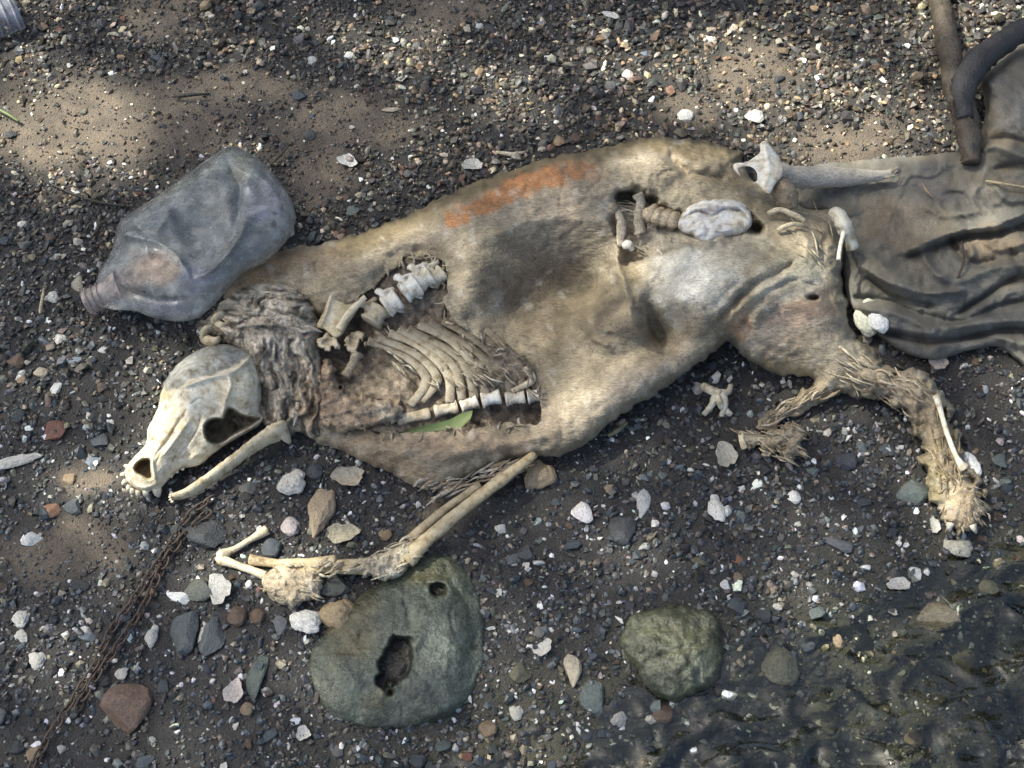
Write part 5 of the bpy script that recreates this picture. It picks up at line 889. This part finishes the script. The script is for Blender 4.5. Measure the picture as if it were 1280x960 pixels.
SPEC = [ # kind, x, y, half width, half height, angle, colour, category name, label
 ('s',435,203,14,10,10,W1,'shell','white angular shell piece on brown sand right of the jug'),('r',857,146,13,9,0,W1,'pebble','smooth white oval pebble behind the carcass back'),('s',941,150,15,12,20,W2,'shell','grey white oyster shell behind the hip bone'),('s',590,212,14,9,-10,W2,'shell','pale ridged shell beside the back above the orange stain'),
 ('r',785,97,9,9,0,(.62,.52,.46),'pebble','pinkish white pebble among chips behind the back'),('p',597,33,9,6,30,W1,'pebble','white sharp chip beside a tall slate at the back'),('s',765,22,15,6,20,W1,'shell','long white shell sliver at the back of the beach'),('p',1003,76,7,7,0,W1,'pebble','white chip touching a brown pebble on the sunlit sand'),
 ('p',1012,86,7,9,0,BR,'pebble','brown pebble touching a white chip on the sunlit sand'),('p',1103,100,5,9,-30,W1,'pebble','slim white chip near the driftwood branch'),('p',1230,10,12,8,0,W1,'pebble','bright white stone beyond the driftwood branch'),('r',390,75,9,7,0,W2,'pebble','pale round pebble on the gravel beyond the jug'),('r',437,70,8,6,0,W1,'pebble','white oval pebble on the gravel beyond the jug'),
 ('s',490,138,15,4,-5,(.62,.52,.38),'shell','cream shell sliver on the gravel beyond the shoulder'),('p',155,23,8,8,0,RD,'pebble','small red pebble on the far gravel beyond the jug'),('p',190,222,9,6,0,TA,'pebble','ochre pebble beside the upper flank of the jug'),('p',700,140,11,14,0,SLT,'pebble','blue grey slate chip behind the orange stain'),('p',612,40,10,14,0,DK,'pebble','tall dark slate beside a white chip'),('p',806,70,9,7,0,BL,'pebble','blue grey pebble on the far gravel behind the back'),('p',678,28,10,8,0,BL,'pebble','pale blue slate chip at the far edge of the gravel'),('r',830,138,10,6,0,OL,'pebble','olive flat pebble just behind the spine'),
 ('p',70,485,7,10,15,W1,'shell','narrow white chip on the gravel left of the skull'),('r',53,467,10,7,0,BE,'pebble','cream oval pebble left of the skull'),('p',92,452,15,7,-5,BL,'pebble','blue grey arched pebble left of the skull'),('p',130,437,8,5,0,W1,'pebble','tiny white chip between jug and skull'),('s',25,575,30,8,-15,W2,'shell','long whitish shell left of the red stone'),('p',42,673,14,8,-20,W1,'pebble','white stone on the sandy patch left of the chain'),
 ('p',70,540,18,17,0,RD,'stone','rusty red angular stone left of the skull'),('p',65,637,14,12,20,(.22,.12,.075),'stone','orange brown stone beside a blue slate'),('p',95,633,17,13,0,SLT,'stone','blue slate stone beside an orange brown stone'),('p',115,578,12,10,0,BL,'stone','grey blue pebble left of the bared teeth'),('p',85,598,11,10,0,TA,'stone','tan round stone left of the bared teeth'),
 ('s',370,605,16,18,40,W2,'shell','grey white oyster shell between jaw and foreleg'),('s',440,598,24,13,-5,(.46,.40,.31),'shell','curled beige oyster shell under the chest flap'),('r',363,658,11,11,0,(.58,.50,.48),'pebble','round pinkish white pebble beside the toe bones'),('s',400,645,16,30,10,(.40,.31,.21),'shell','upright tan shell with a spike beside the foreleg'),('s',425,668,24,12,-10,(.52,.46,.33),'shell','flat cream shell leaning on a tan spiked shell'),
 ('s',670,598,25,19,-35,(.30,.23,.15),'shell','brown oyster shell tucked against the leg bone elbow'),('p',225,747,15,7,15,(.78,.77,.75),'pebble','bright white chip near the chain'),('s',278,742,14,18,-10,W2,'shell','pitted white shell right of the chain'),('s',388,782,23,15,20,W1,'shell','gleaming white oyster half beside the hollowed rock'),('s',424,774,24,18,-10,(.36,.27,.16),'shell','tan ringed oyster half beside the hollowed rock'),
 ('p',730,637,15,16,0,(.66,.62,.62),'shell','large white broken shell beside a dark slate stone'),('p',803,630,10,17,10,W2,'shell','white wedge of shell right of a dark slate stone'),('s',893,635,11,18,-5,W1,'shell','pointed white shell with brown edge on bare dark gravel'),('p',775,660,23,22,20,DK,'stone','large dark slate stone below the belly'),('p',628,662,9,6,30,W2,'shell','small white shell tube right of the leg bone'),('r',993,622,9,8,0,W1,'pebble','white pebble in front of the thin hind leg'),
 ('p',877,700,15,9,0,OL,'pebble','flat olive grey pebble above the weedy rock'),('p',908,730,7,6,0,W1,'pebble','small white pebble just above the weedy rock'),('p',920,755,15,13,0,SLT,'stone','dark blue stone touching the weedy rock'),('p',953,765,14,12,0,DK,'stone','dark stone at the waterline right of the weedy rock'),('r',923,700,9,6,0,(.24,.12,.07),'pebble','orange brown pebble above the weedy rock'),('p',715,838,11,17,-5,BE,'stone','pale beige stone between the two mossy rocks'),('p',745,868,20,22,0,GR,'stone','grey green slate between the two mossy rocks'),('r',830,888,18,13,0,BR,'stone','brown stone at the foot of the weedy rock'),('p',652,840,16,14,0,OL,'stone','dark olive stone right of the hollowed rock'),
 ('s',1167,455,17,15,0,(.50,.44,.40),'shell','pale scalloped shell below the hem of the cloth'),('p',1175,496,8,10,0,(.66,.68,.72),'pebble','bluish white stone against the hind hock'),('r',1214,580,11,17,-15,(.70,.69,.68),'stone','white oval stone touching the hind leg above the paw'),('s',908,575,14,19,10,(.40,.38,.33),'shell','grey shell left of the small hind paw'),('p',1055,575,20,15,0,(.035,.038,.055),'stone','dark blue stone between the hind legs'),('p',1110,560,14,12,0,SLT,'stone','slate stone left of the hind shin'),
 ('r',1155,495,8,8,0,DK,'pebble','dark pebble under the hock'),('p',1055,680,27,9,15,(.10,.10,.115),'stone','long grey slate lying in front of the hind paw'),('p',1140,615,22,18,-30,GR,'stone','flat grey green slate left of the hind paw'),('s',1125,728,13,9,0,W2,'shell','white shell at the waterline below the hind paw'),('p',1147,714,8,9,0,W1,'pebble','white chip at the waterline below the hind paw'),('p',1215,820,20,24,20,(.17,.15,.10),'stone','olive tan square stone under the water'),('r',980,830,26,24,0,(.12,.115,.08),'stone','round olive stone under the shallow water'),('p',1030,890,26,18,10,(.14,.13,.09),'stone','flat olive stone deep under the shallow water'),('r',1150,915,14,11,0,TA,'stone','tan stone under the deepest water'),('p',1175,760,40,22,-10,(.14,.12,.085),'stone','broad brown stone awash at the waterline'),
 ('p',160,888,36,28,-25,(.17,.110,.080),'stone','big brown pink stone beside the chain'),('p',325,845,15,30,10,(.085,.10,.088),'stone','upright green slate slab left of the hollowed rock'),('p',230,790,22,30,0,(.065,.075,.082),'stone','dark flat slate slab below the white chip'),('p',268,795,18,26,5,(.07,.08,.088),'stone','dark flat slate slab beside a white sliver'),('p',253,791,3,15,5,W2,'shell','thin white sliver between two slate slabs'),('p',257,665,32,20,15,DK,'stone','dark slate slab partly under the chain'),('r',340,686,16,14,0,SLT,'pebble','round blue grey pebble inside the V of toe bones'),
 ('r',298,772,15,14,0,BR,'pebble','round brown pebble right of the slate slabs'),('r',322,772,12,11,0,(.17,.115,.075),'pebble','round orange brown pebble beside a brown one'),('p',250,735,26,18,-10,(.11,.115,.10),'stone','mottled grey stone between two white shells'),('p',350,785,12,14,0,(.16,.16,.165),'stone','pale grey stone left of the gleaming oyster'),('s',295,865,11,14,10,(.62,.54,.50),'shell','pinkish white shell left of the hollowed rock'),('r',310,888,10,9,0,TA,'pebble','round tan pebble left of the hollowed rock'),('s',190,796,8,12,15,W2,'shell','small upright white shell beside the chain'),('p',370,903,6,4,-15,(.80,.80,.82),'pebble','tiny bright white chip below the hollowed rock'),
 ('p',110,795,13,7,5,(.15,.17,.20),'pebble','pale slate chip left of the chain'),('p',420,730,26,18,-20,(.075,.078,.070),'stone','dark stone under the front paw'),('p',640,700,18,8,-35,(.13,.135,.14),'stone','slanting grey slate chip right of the leg bones'),('r',1085,398,18,24,10,(.50,.50,.42),'stone','pale greenish stone wedged between rump and cloth'),('r',1098,402,13,16,-10,(.74,.74,.72),'stone','white rounded stone wedged between rump and cloth'),('r',1083,424,11,9,0,(.28,.26,.22),'pebble','grey brown pebble below the wedged stones'),('p',265,660,10,9,0,(.07,.075,.085),'pebble','dark chip beside the chain under the jaw'),('p',90,890,12,9,0,(.1,.1,.1),'pebble','grey chip left of the big brown pink stone'),('p',120,520,12,9,0,DK,'pebble','dark chip between the red stone and the skull'),
 ('r',395,590,14,13,0,(.055,.06,.068),'stone','dark round stone under the lower jaw'),('p',310,610,13,12,0,(.1,.1,.1),'stone','grey stone under the lower jaw'),('p',660,690,16,13,0,(.06,.065,.07),'stone','dark stone between leg bones and belly'),('r',1240,730,18,14,0,OL,'stone','olive stone awash near the hind paw'),('s',1200,680,18,12,0,(.42,.40,.34),'shell','greenish white shell under the hind claws'),('p',100,355,10,12,0,(.40,.36,.28),'shell','pale hooked shell beside the neck of the jug')]
LIFT = {'pale greenish stone wedged between rump and cloth': .014, 'white rounded stone wedged between rump and cloth': .030}
for k, (kd, x, y, w_, h_, an, col, cat, lab) in enumerate(SPEC):
    me = (SH_ME[k % 7] if kd == 's' else RD_ME[k % 5] if kd == 'r' else ST_ME[k % 10])
    o = put('shell' if cat == 'shell' else cat, me, x, y, w_ * (1.08 if max(col) > .3 else .86 if max(w_, h_) < 21 else .95), h_ * (1.08 if max(col) > .3 else .86 if max(w_, h_) < 21 else .95), an, .55 if kd == 's' else .6 if kd == 'r' else .5, col, flip=(kd == 's' and k % 3 == 0), sink=.12 if kd == 's' else .36, z0=LIFT.get(lab), tilt=.2); tag(o, lab, cat)
# -- the rest of the larger pebbles: same looks share a label within their patch of beach
def zone(px, py):
    if py < 330 and px < 330: return 'on the gravel round the jug', 0
    if py < 330: return 'on the gravel behind the carcass back', 1
    if px < 260 and py < 620: return 'on the gravel left of the skull', 2
    if px < 390: return 'on the gravel along the chain', 3
    if shore(*[np.array(q) for q in P(px, py, 0)[:2]]) > -.02: return 'under the shallow water', 5
    if px < 760: return 'on the gravel by the hollowed rock and leg bones', 4
    return 'on the gravel below the hind legs', 6
KINDS = [('dark slate grey angular pebble', SLT, 'p', .26), ('near black flat pebble', DK, 'p', .16), ('brown angular pebble', BR, 'p', .15), ('tan rounded pebble', TA, 'r', .07), ('grey green flat pebble', GR, 'p', .09), ('reddish brown pebble', RD, 'p', .02), ('rounded mid grey pebble', (.125,.12,.118), 'r', .10), ('broken white shell', W2, 's', .17)]
def scatter():
    rg = np.random.default_rng(21); n = 0; tries = 0; kw = np.array([k[3] for k in KINDS]); kw /= kw.sum(); per = {}
    big = [(o[::2], 4 if o is not HIDE_OUT else -4) for o in (HIDE_OUT, BOTTLE_OUT, SKULL_OUT, NECK_OUT, ROCK_OUT, ROCK2_OUT, CLOTH_OUT)]
    limbs = [[(664,572),(600,620),(508,702),(440,708),(340,720),(276,695)], [(215,622),(360,540)], [(974,214),(1115,218)]]
    while n < 270 and tries < 6000:
        tries += 1; px, py = rg.uniform(-25, 1305), rg.uniform(-15, 985); r = 5.5 + 7.5 * rg.random() ** 2.2; x, y = np.array([px]), np.array([py])
        if any(sdf(x, y, o)[0] > -r - m for o, m in big) or any(segdist(x, y, l)[0] < r + 12 for l in limbs): continue
        if any((px - a) ** 2 + (py - b_) ** 2 < (r + c) ** 2 * .8 for a, b_, c in TAKEN): continue
        p = P(px, py, 0)
        if rg.random() < .75 * float(sandmask(np.array([p.x]), np.array([p.y]))[0]): continue
        k = rg.choice(len(KINDS), p=kw); nm, col, kd, _ = KINDS[k]; zn, zi = zone(px, py); f = rg.uniform(.75, 1.3); col = tuple(c * f for c in col)
        if zi == 5: col = tuple(c * .8 for c in col)
        me = SH_ME[rg.integers(7)] if kd == 's' else RD_ME[rg.integers(5)] if kd == 'r' else ST_ME[rg.integers(10)]
        o = put('shell' if kd == 's' else 'pebble', me, px, py, r, r * rg.uniform(.55, .9), rg.uniform(0, 180), .5, col, flip=kd == 's' and rg.random() < .4, tilt=.35, sink=.3)
        mk = min(SPEC, key=lambda q: (q[1] - px) ** 2 + (q[2] - py) ** 2)[8]; lab = nm + ' near the ' + mk
        per.setdefault(lab, []).append((r, o, nm + ' ' + zn)); n += 1
    for lab, L in per.items():
        L.sort(key=lambda q: -q[0])
        for i, (r, o, g) in enumerate(L):
            w_ = '' if len(L) == 1 else 'larger ' if i == 0 else 'smaller '; g = L[0][2]
            words = (w_ + lab).split()[:16]
            while words[-1] in ('the', 'a', 'of', 'on', 'by', 'at', 'and', 'to', 'in', 'behind', 'beside', 'under', 'above', 'below', 'near', 'between', 'with'): words.pop()
            tag(o, ' '.join(words), 'shell' if o.name.startswith('shell') else 'pebble', g.replace(' pebble', ' pebbles').replace(' shell ', ' shells '))
scatter()
